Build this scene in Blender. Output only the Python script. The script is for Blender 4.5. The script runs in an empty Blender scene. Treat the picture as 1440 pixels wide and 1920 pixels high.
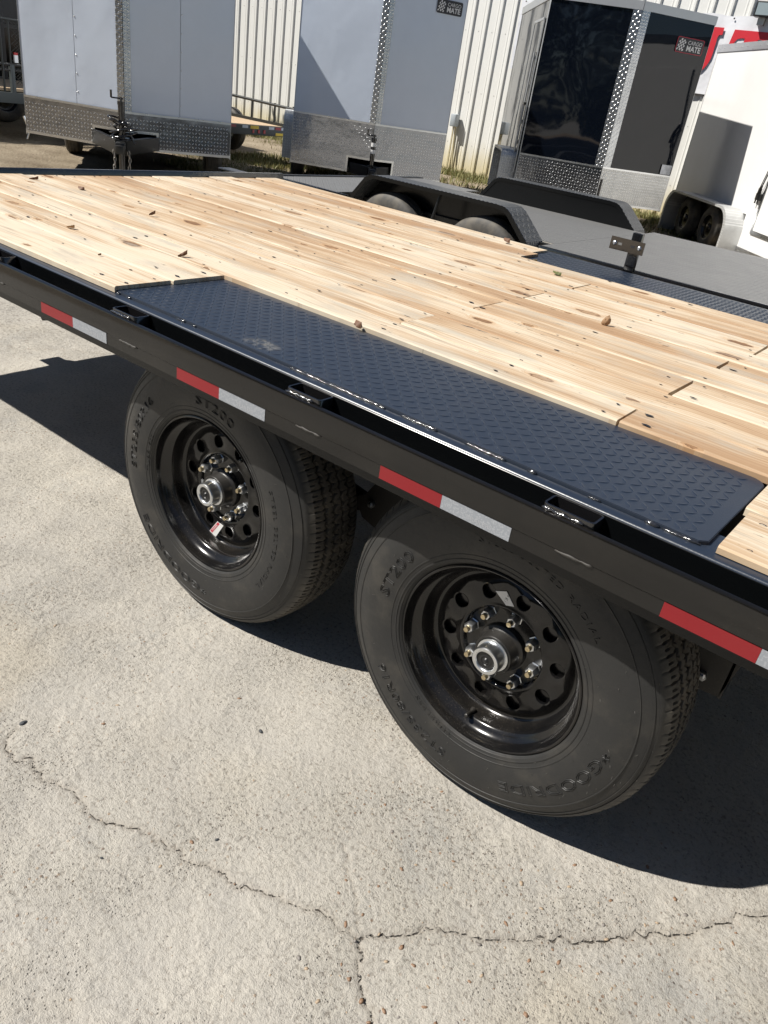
import bpy, bmesh, math, random
import numpy as np
from mathutils import Vector, Matrix
random.seed(7); rng = np.random.default_rng(7)
S = bpy.context.scene
C = S.collection
PI = math.pi; R_ = math.radians

# ------------------------------------------------------------------ camera
cam_d = bpy.data.cameras.new('camera'); cam = bpy.data.objects.new('camera', cam_d); C.objects.link(cam)
cam_d.sensor_fit = 'VERTICAL'; cam_d.sensor_height = 36.0; cam_d.sensor_width = 27.0
cam_d.lens = 1432.986 / 1920 * 36.0
cam_d.clip_start = 0.05; cam_d.clip_end = 2000
def cam_axes(yaw, pit, roll):
    f = np.array([math.sin(yaw) * math.cos(pit), math.cos(yaw) * math.cos(pit), math.sin(pit)])
    r = np.array([math.cos(yaw), -math.sin(yaw), 0.0]); u = np.cross(r, f)
    return r * math.cos(roll) + u * math.sin(roll), -r * math.sin(roll) + u * math.cos(roll), f
cr_, cu_, cf_ = cam_axes(-0.598325761, -0.506014303, 0.159526621)
cp_ = (0.508180723, -1.19857525, 1.41862892)
cam.matrix_world = Matrix([[cr_[i], cu_[i], -cf_[i], cp_[i]] for i in range(3)] + [[0, 0, 0, 1]])
S.camera = cam

# ------------------------------------------------------------------ light
KX, KY = 0.60, 0.565                      # ground shift of a shadow per metre of height
sun_to = Vector((-KX, -KY, 1.0)).normalized()
elev = math.asin(sun_to.z)
world = bpy.data.worlds.new('World'); S.world = world; world.use_nodes = True
wn = world.node_tree; wn.nodes.clear()
sky = wn.nodes.new('ShaderNodeTexSky'); sky.sky_type = 'NISHITA'; sky.sun_disc = False
sky.sun_elevation = elev; sky.sun_rotation = math.atan2(sun_to.x, sun_to.y)
sky.air_density = 0.8; sky.dust_density = 0.25; sky.ozone_density = 1.6
bg = wn.nodes.new('ShaderNodeBackground'); bg.inputs[1].default_value = 0.05
wo = wn.nodes.new('ShaderNodeOutputWorld')
wn.links.new(sky.outputs[0], bg.inputs[0]); wn.links.new(bg.outputs[0], wo.inputs[0])
sl = bpy.data.lights.new('sun', 'SUN'); sl.energy = 5.0; sl.angle = R_(0.55); sl.color = (1.0, 0.955, 0.885)
sun = bpy.data.objects.new('sun', sl); C.objects.link(sun)
sun.rotation_euler = (-sun_to).to_track_quat('-Z', 'Y').to_euler(); sun.location = (-6, -6, 10)
S.view_settings.view_transform = 'Standard'; S.view_settings.look = 'None'
S.view_settings.exposure = 0.46; S.view_settings.gamma = 1.0; S.view_settings.use_curve_mapping = False
S.cycles.use_denoising = True; S.cycles.max_bounces = 7; S.cycles.diffuse_bounces = 2
S.cycles.glossy_bounces = 4; S.cycles.caustics_reflective = False; S.cycles.caustics_refractive = False
S.cycles.sample_clamp_indirect = 6.0

# ------------------------------------------------------------------ material helpers
class NT:
    def __init__(s, name):
        s.m = bpy.data.materials.new(name); s.m.use_nodes = True
        s.t = s.m.node_tree; s.t.nodes.clear()
        s.out = s.n('ShaderNodeOutputMaterial'); s.p = s.n('ShaderNodeBsdfPrincipled')
        s.l(s.p.outputs[0], s.out.inputs[0])
    def n(s, t, **k):
        x = s.t.nodes.new(t)
        for a, b in k.items(): setattr(x, a, b)
        return x
    def l(s, a, b): s.t.links.new(a, b)
    def val(s, sock, v):
        if hasattr(v, 'is_output') or isinstance(v, bpy.types.NodeSocket): s.l(v, sock)
        else: sock.default_value = v
    def set(s, **k):
        for a, b in k.items(): s.val(s.p.inputs[a.replace('_', ' ')], b)
        return s
    def math(s, op, a, b=0.0, c=None, clamp=False):
        x = s.n('ShaderNodeMath', operation=op, use_clamp=clamp); s.val(x.inputs[0], a); s.val(x.inputs[1], b)
        if c is not None: s.val(x.inputs[2], c)
        return x.outputs[0]
    def sep(s, v):
        x = s.n('ShaderNodeSeparateXYZ'); s.l(v, x.inputs[0]); return x.outputs
    def comb(s, a, b, c=0.0):
        x = s.n('ShaderNodeCombineXYZ')
        for i, v in enumerate((a, b, c)): s.val(x.inputs[i], v)
        return x.outputs[0]
    def obj(s): return s.n('ShaderNodeTexCoord').outputs['Object']
    def noise(s, v, scale, detail=3.0, rough=0.55, dist=0.0, dims='3D', w=None):
        x = s.n('ShaderNodeTexNoise', noise_dimensions=dims); s.l(v, x.inputs['Vector'])
        x.inputs['Scale'].default_value = scale; x.inputs['Detail'].default_value = detail
        x.inputs['Roughness'].default_value = rough; x.inputs['Distortion'].default_value = dist
        if w is not None: s.val(x.inputs['W'], w)
        return x.outputs[0]
    def vor(s, v, scale, feature='F1', rand=1.0):
        x = s.n('ShaderNodeTexVoronoi', feature=feature); s.l(v, x.inputs['Vector'])
        x.inputs['Scale'].default_value = scale; x.inputs['Randomness'].default_value = rand
        return x.outputs
    def ramp(s, f, stops, interp='LINEAR'):
        x = s.n('ShaderNodeValToRGB'); s.l(f, x.inputs[0]); x.color_ramp.interpolation = interp
        e = x.color_ramp.elements
        while len(e) < len(stops): e.new(0.5)
        for i, (p, c) in enumerate(stops):
            e[i].position = p; e[i].color = (c, c, c, 1) if not hasattr(c, '__len__') else (*c, 1)
        return x.outputs[0]
    def sstep(s, v, a, b):
        x = s.n('ShaderNodeMapRange', interpolation_type='SMOOTHSTEP'); s.val(x.inputs[0], v)
        x.inputs[1].default_value = a; x.inputs[2].default_value = b; return x.outputs[0]
    def mix(s, f, a, b, mode='MIX'):
        x = s.n('ShaderNodeMix', data_type='RGBA', blend_type=mode); s.val(x.inputs[0], f)
        for i, v in ((6, a), (7, b)):
            if isinstance(v, tuple): x.inputs[i].default_value = (*v[:3], 1)
            else: s.l(v, x.inputs[i])
        return x.outputs[2]
    def bump(s, h, dist=0.001, strength=1.0, normal=None):
        x = s.n('ShaderNodeBump'); s.l(h, x.inputs['Height']); x.inputs['Distance'].default_value = dist
        x.inputs['Strength'].default_value = strength
        if normal is not None: s.l(normal, x.inputs['Normal'])
        return x.outputs[0]

M = {}
def scuff(k, o, col):
    s = k.sep(o); dx = k.math('DIVIDE', k.math('ADD', s[0], 0.735), 0.06); dy = k.math('DIVIDE', k.math('SUBTRACT', s[1], 0.02), 0.038)
    d = k.math('ADD', k.math('MULTIPLY', dx, dx), k.math('MULTIPLY', dy, dy)); n = k.noise(o, 45, 4, 0.65)
    m = k.math('MULTIPLY', k.sstep(d, 1.0, 0.1), k.sstep(n, 0.38, 0.62))
    return k.mix(k.math('MULTIPLY', m, 0.45), col, (0.34, 0.32, 0.27))
def simple(name, col, rough=0.5, metal=0.0, coat=0.0, bumps=None, dust=0.0, spec=0.5, rvar=0.0):
    k = NT(name); k.set(Roughness=rough, Metallic=metal, Coat_Weight=coat)
    k.p.inputs['Coat Roughness'].default_value = 0.06; k.p.inputs['Specular IOR Level'].default_value = spec
    o = k.obj(); base = (*col, 1)
    if dust > 0:
        d = k.ramp(k.noise(o, 260, 2, 0.7), [(0.58, 0.0), (0.72, 1.0)])
        d2 = k.noise(o, 7, 4, 0.6)
        f = k.math('MULTIPLY', k.math('MULTIPLY', d, k.sstep(d2, 0.3, 0.8)), dust)
        f2 = k.math('MULTIPLY', k.sstep(d2, 0.42, 0.85), dust * 0.35)
        ff = k.math('ADD', f, f2, clamp=True)
        cc = k.mix(ff, col, (0.32, 0.27, 0.2))
        k.l(scuff(k, o, cc) if name == 'plate_paint' else cc, k.p.inputs['Base Color'])
        k.l(k.math('ADD', rough, k.math('MULTIPLY', ff, 0.5)), k.p.inputs['Roughness'])
    else:
        v = k.noise(o, 5, 3, 0.6)
        k.l(k.mix(k.math('MULTIPLY', v, 0.25), col, tuple(c * 0.7 for c in col)), k.p.inputs['Base Color'])
        if rvar: k.l(k.math('ADD', rough - rvar / 2, k.math('MULTIPLY', k.noise(o, 9, 4, 0.6), rvar)), k.p.inputs['Roughness'])
    if bumps: k.l(k.bump(k.noise(o, bumps[0], 3, 0.6), bumps[1]), k.p.inputs['Normal'])
    M[name] = k.m; return k.m
simple('black_gloss_paint', (0.007, 0.007, 0.008), 0.14, bumps=(14, 0.0012), dust=0.03, spec=1.0)
simple('rail_paint', (0.007, 0.0065, 0.006), 0.13, bumps=(7, 0.0009), dust=0.035)
simple('plate_paint', (0.016, 0.024, 0.040), 0.33, bumps=(300, 0.0002), dust=0.07, spec=1.0)
simple('frame_black', (0.008, 0.008, 0.008), 0.35, dust=0.08); simple('deep_black', (0.003, 0.0035, 0.004), 0.22, spec=0.35)
simple('rim_black', (0.005, 0.005, 0.0055), 0.17, dust=0.11)
simple('hub_black', (0.016, 0.015, 0.014), 0.38, dust=0.12, bumps=(400, 0.0002))
simple('zinc', (0.72, 0.74, 0.76), 0.32, 1.0, rvar=0.2, bumps=(60, 0.0004))
simple('brass', (0.62, 0.52, 0.34), 0.38, 1.0, rvar=0.15)
simple('black_rubber_plug', (0.012, 0.012, 0.012), 0.4)
simple('tape_red', (0.23, 0.008, 0.013), 0.28, dust=0.05)
simple('bump_gloss', (0.02, 0.021, 0.024), 0.22, spec=1.0, coat=1.0); simple('steel_edge', (0.16, 0.16, 0.17), 0.3, 0.9, rvar=0.2)
simple('mud_steel', (0.03, 0.028, 0.025), 0.6, dust=0.3)
simple('sticker_white', (0.75, 0.75, 0.74), 0.4)
simple('print_red', (0.55, 0.02, 0.05), 0.4)
simple('print_dark', (0.03, 0.03, 0.035), 0.4)
simple('print_grey', (0.36, 0.37, 0.39), 0.35)
simple('weld', (0.02, 0.02, 0.022), 0.16, bumps=(220, 0.001), spec=1.0, coat=1.0)
simple('banner_vinyl', (0.80, 0.81, 0.84), 0.5, bumps=(2.2, 0.02))
simple('banner_red', (0.62, 0.02, 0.035), 0.5)
simple('white_trailer_skin', (0.80, 0.80, 0.79), 0.13, bumps=(1.1, 0.006))
simple('silver_trailer_skin', (0.67, 0.74, 0.85), 0.16, bumps=(1.6, 0.009), coat=0.3)
simple('black_trailer_skin', (0.004, 0.006, 0.011), 0.03, bumps=(1.0, 0.002))
simple('aluminium_trim', (0.75, 0.76, 0.77), 0.30, 1.0, rvar=0.2, bumps=(30, 0.0006))
simple('aluminium_dull', (0.62, 0.63, 0.63), 0.45, 0.8)
simple('grey_plastic', (0.38, 0.42, 0.45), 0.5)
simple('utility_frame', (0.016, 0.019, 0.018), 0.4)
simple('utility_rail_grey', (0.05, 0.06, 0.06), 0.4)
simple('old_plank', (0.50, 0.37, 0.24), 0.7, bumps=(20, 0.002))
simple('leaf_brown', (0.14, 0.065, 0.03), 0.65, bumps=(90, 0.001))
simple('leaf_tan', (0.36, 0.23, 0.13), 0.7, bumps=(90, 0.001))
simple('leaf_green', (0.10, 0.11, 0.03), 0.6)
simple('leaf_yellow', (0.42, 0.28, 0.07), 0.6)
simple('chip_dark', (0.05, 0.055, 0.06), 0.7, bumps=(120, 0.001))
simple('pebble_brown', (0.25, 0.155, 0.095), 0.55, bumps=(120, 0.0006))
simple('pebble_tan', (0.38, 0.29, 0.20), 0.55)
simple('pebble_grey', (0.22, 0.20, 0.18), 0.55)
simple('lamp_lens', (0.30, 0.36, 0.38), 0.15)
simple('bark', (0.035, 0.028, 0.02), 0.9)
simple('label_yellow', (0.6, 0.42, 0.03), 0.5)
simple('light_red', (0.35, 0.01, 0.01), 0.2)

def rubber():
    k = NT('tyre_rubber'); o = k.obj()
    n1 = k.noise(o, 9, 5, 0.65); n2 = k.noise(o, 90, 3, 0.6); s = k.sep(o)
    band = k.noise(k.comb(k.math('MULTIPLY', s[0], 3), s[1], k.math('MULTIPLY', s[2], 3)), 4, 4, 0.6)
    dirt = k.math('MULTIPLY', k.sstep(n1, 0.45, 0.8), 0.22)
    dirt = k.math('ADD', dirt, k.math('MULTIPLY', k.sstep(s[1], 0.02, 0.05), k.math('MULTIPLY', k.sstep(band, 0.25, 0.75), 0.75)), clamp=True)  # tread dust, its tone also raised to make the shoulders look sunlit
    k.l(k.mix(dirt, (0.026, 0.026, 0.0255), (0.15, 0.132, 0.105)), k.p.inputs['Base Color'])
    k.l(k.math('ADD', 0.40, k.math('MULTIPLY', n2, 0.2)), k.p.inputs['Roughness'])
    k.p.inputs['Specular IOR Level'].default_value = 0.35; k.l(k.bump(k.math('ADD', n2, k.math('MULTIPLY', n1, 3)), 0.0005), k.p.inputs['Normal'])
    M['tyre_rubber'] = k.m
rubber()
def tape_white():
    k = NT('tape_white'); o = k.obj(); s = k.sep(o)
    h = k.vor(k.comb(s[0], s[2], 0), 260)[0]
    k.l(k.mix(k.sstep(h, 0.2, 0.6), (0.38, 0.40, 0.43), (0.30, 0.32, 0.35)), k.p.inputs['Base Color'])
    k.set(Roughness=0.22, Metallic=0.15); M['tape_white'] = k.m
tape_white()

def tread_nodes(k, u, v, pitch, along):
    """height of a diamond tread pattern over the plane coordinates u, v (sockets)"""
    fu = k.math('DIVIDE', u, pitch); fv = k.math('DIVIDE', v, pitch)
    iu = k.math('FLOOR', fu); iv = k.math('FLOOR', fv)
    cu = k.math('SUBTRACT', k.math('SUBTRACT', fu, iu), 0.5); cv = k.math('SUBTRACT', k.math('SUBTRACT', fv, iv), 0.5)
    par = k.math('FLOORED_MODULO', k.math('ADD', iu, iv), 2.0)
    sg = k.math('SUBTRACT', k.math('MULTIPLY', par, 2.0), 1.0)
    a = k.math('MULTIPLY', k.math('ADD', cu, k.math('MULTIPLY', cv, sg)), 0.7071)
    b = k.math('MULTIPLY', k.math('SUBTRACT', cv, k.math('MULTIPLY', cu, sg)), 0.7071)
    a = k.math('DIVIDE', a, 0.56); b = k.math('DIVIDE', b, along)
    d = k.math('ADD', k.math('MULTIPLY', a, a), k.math('MULTIPLY', b, b))
    return k.sstep(d, 1.0, 0.15)
def tread_mat(name, col, rough, metal, pitch, along=0.2, dist=0.002, plane='xz', dust=0.0, rvar=0.15, wave=0.0):
    k = NT(name); o = k.obj(); s = k.sep(o)
    u = {'x': s[0], 'y': s[1], 'z': s[2]}[plane[0]]; v = {'x': s[0], 'y': s[1], 'z': s[2]}[plane[1]]
    h = tread_nodes(k, u, v, pitch, along)
    n = k.math('SUBTRACT', k.math('ADD', k.noise(o, 6, 4, 0.6), 0.25), k.math('MULTIPLY', h, 0.5), clamp=True)
    c2 = tuple(min(1, c * 0.6 + dust * 0.1) for c in col)
    k.l(k.mix(n, col, c2), k.p.inputs['Base Color'])
    k.l(k.math('ADD', rough - rvar / 2, k.math('MULTIPLY', n, rvar)), k.p.inputs['Roughness'])
    k.set(Metallic=metal)
    b = k.bump(h, dist)
    if wave: b = k.bump(k.noise(o, 3.0, 2, 0.5), wave, 1.0, b)
    k.l(b, k.p.inputs['Normal']); M[name] = k.m
simple('stone_guard_metal', (0.34, 0.355, 0.39), 0.20, 1.0, bumps=(2.5, 0.010), rvar=.1); simple('guard_bump_metal', (0.85, 0.86, 0.87), 0.30, 1.0)  # bumps in a brighter metal than their sheet: glints put into the colour
tread_mat('bright_tread_metal', (0.88, 0.89, 0.88), 0.45, 0.6, 0.034, dist=.002)  # brightness raised to stand for light reflected on the black trailer's right guard
tread_mat('nose_trim_metal', (0.66, 0.68, 0.70), 0.25, 1.0, 0.034)
tread_mat('deck_tread_steel', (0.19, 0.19, 0.187), 0.42, 0.0, 0.036, dist=0.005, plane='xy', dust=0.5)
tread_mat('fender_tread_steel', (0.11, 0.115, 0.12), 0.35, 0.0, 0.034, dist=0.005, plane='xy')
tread_mat('fender_edge_steel', (0.015, 0.016, 0.018), 0.22, 0.2, 0.022, dist=0.003, plane='xz')

def wood(name, c0, c1, c2):
    k = NT(name); o = k.obj(); oi = k.n('ShaderNodeObjectInfo'); rnd = oi.outputs['Random']
    s = k.sep(o)
    off = k.math('MULTIPLY', rnd, 37.0)
    x = k.math('ADD', s[0], off); y = k.math('ADD', s[1], k.math('MULTIPLY', rnd, 11.0))
    # knots: sparse voronoi cells, stretched along the grain
    kv = k.n('ShaderNodeTexVoronoi', feature='F1', voronoi_dimensions='2D'); k.l(k.comb(k.math('MULTIPLY', x, 2.6), k.math('MULTIPLY', y, 6.0), 0), kv.inputs['Vector'])
    kv.inputs['Scale'].default_value = 1.15; kv.inputs['Randomness'].default_value = 1.0
    kc = k.sep(kv.outputs['Color']); gate = k.sstep(kc[0], 0.56, 0.58)
    size = k.math('ADD', 0.20, k.math('MULTIPLY', k.math('MULTIPLY', kc[1], kc[1]), 0.62))
    wob = k.noise(k.comb(x, y, 0), 30, 4, 0.65)
    kd = k.math('DIVIDE', k.math('ADD', kv.outputs['Distance'], k.math('MULTIPLY', k.math('SUBTRACT', wob, 0.5), 0.16)), size)
    near = k.math('MULTIPLY', k.sstep(kd, 0.42, 0.10), gate)
    core = k.math('MULTIPLY', k.sstep(kd, 0.17, 0.145), gate)
    rim = k.math('MULTIPLY', k.math('SUBTRACT', k.sstep(kd, 0.205, 0.165), k.sstep(kd, 0.15, 0.11)), gate)
    # grain lines bend round the knots
    warp = k.math('MULTIPLY', k.noise(k.comb(k.math('MULTIPLY', x, 1.3), k.math('MULTIPLY', y, 3.0), rnd), 1.6, 3, 0.5), 0.35)
    yy = k.math('ADD', y, k.math('ADD', k.math('MULTIPLY', warp, 0.24), k.math('MULTIPLY', near, 0.035)))
    g1 = k.noise(k.comb(k.math('MULTIPLY', x, 0.9), k.math('MULTIPLY', yy, 46), rnd), 1.0, 4, 0.6)
    g2 = k.noise(k.comb(k.math('MULTIPLY', x, 3.5), k.math('MULTIPLY', yy, 190), rnd), 1.0, 3, 0.6)
    broad = k.noise(k.comb(k.math('MULTIPLY', x, 0.7), k.math('MULTIPLY', yy, 7), rnd), 1.0, 2, 0.5)
    ringw = k.n('ShaderNodeTexWave', wave_type='BANDS', bands_direction='Y', wave_profile='SAW')
    k.l(k.comb(k.math('MULTIPLY', x, 0.25), k.math('ADD', yy, k.math('MULTIPLY', k.math('MULTIPLY', x, x), 0.0)), 0), ringw.inputs['Vector'])
    ringw.inputs['Scale'].default_value = 22; ringw.inputs['Distortion'].default_value = 3.0
    ringw.inputs['Detail'].default_value = 2; ringw.inputs['Detail Scale'].default_value = 0.6
    pat = k.noise(k.comb(k.math('MULTIPLY', x, 1.1), k.math('MULTIPLY', y, 3.2), rnd), 1.3, 4, 0.6)
    mixv = k.math('ADD', k.math('MULTIPLY', g1, 0.30), k.math('ADD', k.math('MULTIPLY', broad, 0.38), k.math('ADD', k.math('MULTIPLY', pat, 0.30), k.math('MULTIPLY', ringw.outputs[1], 0.06))))
    tone = k.math('ADD', mixv, k.math('MULTIPLY', k.math('SUBTRACT', rnd, 0.5), 0.17))
    col = k.ramp(tone, [(0.41, c0), (0.50, c1), (0.57, c2)])
    fine = k.sstep(g2, 0.50, 0.66)
    fmask = k.math('ADD', 0.25, k.sstep(k.noise(k.comb(x, k.math('MULTIPLY', y, 4), rnd), 2.0, 3, 0.6), 0.42, 0.62))
    col = k.mix(k.math('MULTIPLY', k.math('MULTIPLY', fine, fmask), 0.50), col, (0.34, 0.235, 0.15))
    # thin dark grey weather lines
    g3 = k.noise(k.comb(k.math('MULTIPLY', x, 2.0), k.math('MULTIPLY', yy, 120), rnd), 1.0, 2, 0.5)
    area = k.sstep(k.noise(k.comb(x, k.math('MULTIPLY', y, 2.5), rnd), 2.2, 3, 0.6), 0.50, 0.66)
    col = k.mix(k.math('MULTIPLY', k.math('MULTIPLY', k.sstep(g3, 0.52, 0.66), area), 0.55), col, (0.20, 0.16, 0.12))
    col = k.mix(k.math('MULTIPLY', near, 0.50), col, (0.47, 0.26, 0.11))
    col = k.mix(k.math('MULTIPLY', core, k.math('ADD', 0.45, k.math('MULTIPLY', kc[2], 0.5))), col, (0.17, 0.085, 0.04))
    col = k.mix(k.math('MULTIPLY', rim, 0.65), col, (0.12, 0.06, 0.03))
    # grey-blue weather stains and scuffs
    st = k.noise(k.comb(x, k.math('MULTIPLY', y, 3.5), rnd), 3.1, 5, 0.62)
    col = k.mix(k.math('MULTIPLY', k.sstep(st, 0.50, 0.68), 0.55), col, (0.40, 0.37, 0.31))
    tan = k.sstep(k.noise(k.comb(k.math('MULTIPLY', x, 0.8), k.math('MULTIPLY', yy, 16), rnd), 1.4, 5, 0.68), 0.54, 0.68)
    col = k.mix(k.math('MULTIPLY', tan, 0.50), col, (0.36, 0.225, 0.125))
    blk = k.noise(k.comb(k.math('MULTIPLY', x, 2.2), k.math('MULTIPLY', y, 9), rnd), 5.5, 4, 0.7)
    col = k.mix(k.math('MULTIPLY', k.sstep(blk, 0.655, 0.70), 0.85), col, (0.05, 0.04, 0.035))
    k.l(col, k.p.inputs['Base Color'])
    k.l(k.math('ADD', 0.62, k.math('MULTIPLY', g1, 0.2)), k.p.inputs['Roughness'])
    k.p.inputs['Specular IOR Level'].default_value = 0.3
    hgt = k.math('ADD', k.math('MULTIPLY', g2, 0.6), k.math('SUBTRACT', g1, k.math('MULTIPLY', core, 0.8)))
    k.l(k.bump(hgt, 0.0009), k.p.inputs['Normal']); M[name] = k.m
wood('pine_board', (0.37, 0.235, 0.135), (0.52, 0.385, 0.25), (0.64, 0.55, 0.42))

def ground_mat():
    k = NT('concrete_and_dirt'); o = k.obj(); s = k.sep(o)
    at = k.n('ShaderNodeAttribute', attribute_name='crack'); cd = at.outputs['Fac']
    flat = k.comb(s[0], s[1], 0)
    big = k.noise(flat, 1.3, 5, 0.6); mid = k.noise(flat, 8, 5, 0.65); fin = k.noise(flat, 92, 5, 0.74); vf = k.noise(flat, 400, 2, 0.7)
    col = k.ramp(k.math('ADD', k.math('MULTIPLY', big, 0.55), k.math('MULTIPLY', mid, 0.45)),
                 [(0.33, (0.40, 0.38, 0.345)), (0.5, (0.475, 0.447, 0.395)), (0.66, (0.53, 0.497, 0.43))])
    stain = k.sstep(k.noise(flat, 2.6, 6, 0.66), 0.53, 0.68)
    col = k.mix(k.math('MULTIPLY', stain, 0.38), col, (0.29, 0.295, 0.295))
    yel = k.sstep(k.noise(k.comb(s[0], s[1], 3.3), 1.7, 4, 0.6), 0.56, 0.74)
    col = k.mix(k.math('MULTIPLY', yel, 0.35), col, (0.52, 0.45, 0.33))
    worn = k.math('ADD', 0.55, k.math('MULTIPLY', k.sstep(k.noise(flat, 1.9, 5, 0.6), 0.36, 0.66), 0.5))
    col = k.mix(k.math('MULTIPLY', k.math('MULTIPLY', k.sstep(fin, 0.50, 0.36), 0.80), worn), col, (0.20, 0.175, 0.145))
    col = k.mix(k.math('MULTIPLY', k.sstep(vf, 0.52, 0.70), 0.55), col, (0.66, 0.62, 0.54))
    # exposed aggregate: scattered coloured grains
    v = k.n('ShaderNodeTexVoronoi', feature='F1'); k.l(flat, v.inputs['Vector']); v.inputs['Scale'].default_value = 95
    vc = k.sep(v.outputs['Color'])
    patch = k.sstep(k.noise(flat, 2.7, 4, 0.6), 0.40, 0.62)
    on = k.math('MULTIPLY', k.math('MULTIPLY', k.sstep(v.outputs['Distance'], 0.34, 0.22), k.math('GREATER_THAN', vc[0], 0.74)), patch)
    acol = k.ramp(vc[1], [(0.0, (0.10, 0.085, 0.075)), (0.4, (0.28, 0.17, 0.10)), (0.7, (0.40, 0.30, 0.20)), (1.0, (0.55, 0.52, 0.47))])
    col = k.mix(k.math('MULTIPLY', on, 0.75), col, acol)
    v2 = k.n('ShaderNodeTexVoronoi', feature='F1'); k.l(flat, v2.inputs['Vector']); v2.inputs['Scale'].default_value = 150
    pit = k.math('MULTIPLY', k.sstep(v2.outputs['Distance'], 0.30, 0.12), k.math('GREATER_THAN', k.sep(v2.outputs['Color'])[0], 0.50))
    pmask = k.math('ADD', 0.08, k.math('MULTIPLY', k.sstep(k.noise(flat, 3.9, 4, 0.65), 0.45, 0.66), 0.92))
    pit = k.math('MULTIPLY', pit, pmask)
    col = k.mix(k.math('MULTIPLY', pit, 0.75), col, (0.11, 0.095, 0.08))
    # coarse worn patch with dark pits away from the camera
    far_p = k.math('MULTIPLY', k.sstep(s[0], -2.7, -3.6), k.sstep(k.noise(flat, 55, 3, 0.6), 0.50, 0.62))
    col = k.mix(k.math('MULTIPLY', far_p, 0.5), col, (0.17, 0.145, 0.12))
    # cracks (the groove itself is real, the colour darkens in and beside it)
    wob = k.math('ADD', k.math('MULTIPLY', k.math('SUBTRACT', k.noise(flat, 70, 3, 0.6), 0.5), 0.0045), k.math('MULTIPLY', k.math('SUBTRACT', k.noise(flat, 9, 2, 0.6), 0.5), 0.003))
    crk = k.sstep(k.math('ADD', cd, wob), 0.0018, 0.0003)
    soft = k.sstep(k.math('ADD', cd, wob), 0.02, 0.0)
    col = k.mix(k.math('MULTIPLY', soft, 0.22), col, (0.22, 0.18, 0.14))
    col = k.mix(k.math('MULTIPLY', crk, 0.8), col, (0.075, 0.06, 0.048))
    # dirt and gravel yard beyond the slab
    edge = k.math('ADD', k.math('MULTIPLY', k.math('SUBTRACT', k.noise(flat, 0.9, 4, 0.6), 0.5), 2.2), 0)
    dd = k.math('SUBTRACT', k.math('ADD', s[0], edge), -6.2)
    dy = k.math('SUBTRACT', 9.5, k.math('ADD', s[1], edge))
    dirt = k.sstep(k.math('MINIMUM', dd, dy), 0.2, -0.4)
    dcol = k.ramp(k.math('ADD', k.math('MULTIPLY', k.noise(flat, 1.1, 4, 0.6), 0.5), k.math('MULTIPLY', k.noise(flat, 30, 5, 0.75), 0.5)),
                  [(0.36, (0.17, 0.13, 0.085)), (0.5, (0.36, 0.295, 0.21)), (0.62, (0.50, 0.42, 0.31))])
    col = k.mix(dirt, col, dcol)
    k.l(col, k.p.inputs['Base Color']); k.set(Roughness=0.92); k.p.inputs['Specular IOR Level'].default_value = 0.2
    h = k.math('MULTIPLY', k.math('ADD', k.math('MULTIPLY', fin, 1.35), k.math('MULTIPLY', vf, 0.6)), worn)
    flake = k.noise(flat, 13, 4, 0.6); h = k.math('ADD', h, k.math('MULTIPLY', k.sstep(flake, 0.5, 0.7), 0.35))
    h = k.math('ADD', h, k.math('MULTIPLY', mid, 2.2))
    h = k.math('SUBTRACT', h, k.math('MULTIPLY', pit, 0.9))
    h = k.math('ADD', h, k.math('MULTIPLY', on, 0.25))
    h = k.math('SUBTRACT', h, k.math('MULTIPLY', crk, 1.6))
    h = k.math('ADD', h, k.math('MULTIPLY', dirt, k.math('MULTIPLY', k.noise(flat, 26, 5, 0.75), 9.0)))
    k.l(k.bump(h, 0.0060), k.p.inputs['Normal']); M['ground'] = k.m
ground_mat()
def wall_mat():
    k = NT('painted_wall_steel'); o = k.obj(); s = k.sep(o)
    n = k.noise(k.comb(k.math('MULTIPLY', s[0], 4), s[1], k.math('MULTIPLY', s[2], 0.8)), 2, 5, 0.65)
    col = k.mix(k.math('MULTIPLY', n, 0.35), (0.80, 0.80, 0.77), (0.64, 0.63, 0.58))
    low = k.sstep(k.math('ADD', s[2], k.math('MULTIPLY', n, 0.5)), 1.0, 0.25)
    col = k.mix(k.math('MULTIPLY', low, 0.75), col, (0.60, 0.50, 0.24))
    k.l(col, k.p.inputs['Base Color']); k.set(Roughness=0.42); M['wall_steel'] = k.m
wall_mat()
def leafmat(name, a, b):
    k = NT(name); oi = k.n('ShaderNodeNewGeometry')
    col = k.mix(oi.outputs['Random Per Island'], a, b); k.l(col, k.p.inputs['Base Color'])
    k.set(Roughness=0.6); M[name] = k.m
leafmat('foliage', (0.018, 0.035, 0.012), (0.05, 0.08, 0.025))
leafmat('dry_grass', (0.10, 0.13, 0.03), (0.34, 0.29, 0.13))

# ------------------------------------------------------------------ object helpers
def mesh_from(name, V, F, smooth=None):
    me = bpy.data.meshes.new(name); me.from_pydata([tuple(v) for v in V], [], [tuple(f) for f in F])
    me.validate(); me.update()
    if smooth is not None:
        me.shade_smooth()
        if smooth < 180: me.set_sharp_from_angle(angle=R_(smooth))
    return me
def link(name, me, mat=None, parent=None, loc=None, rot=None):
    o = bpy.data.objects.new(name, me); C.objects.link(o)
    if mat is not None and me is not None:
        if not me.materials: me.materials.append(M[mat] if isinstance(mat, str) else mat)
    if parent is not None: o.parent = parent
    if loc is not None: o.location = loc
    if rot is not None: o.rotation_euler = rot
    return o
def thing(name, label, cat, loc=(0, 0, 0), rz=0.0, group=None):
    o = bpy.data.objects.new(name, None); C.objects.link(o); o.location = loc; o.rotation_euler = (0, 0, rz)
    o.empty_display_size = 0.1
    o['label'] = label; o['category'] = cat
    if group: o['group'] = group
    return o
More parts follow.
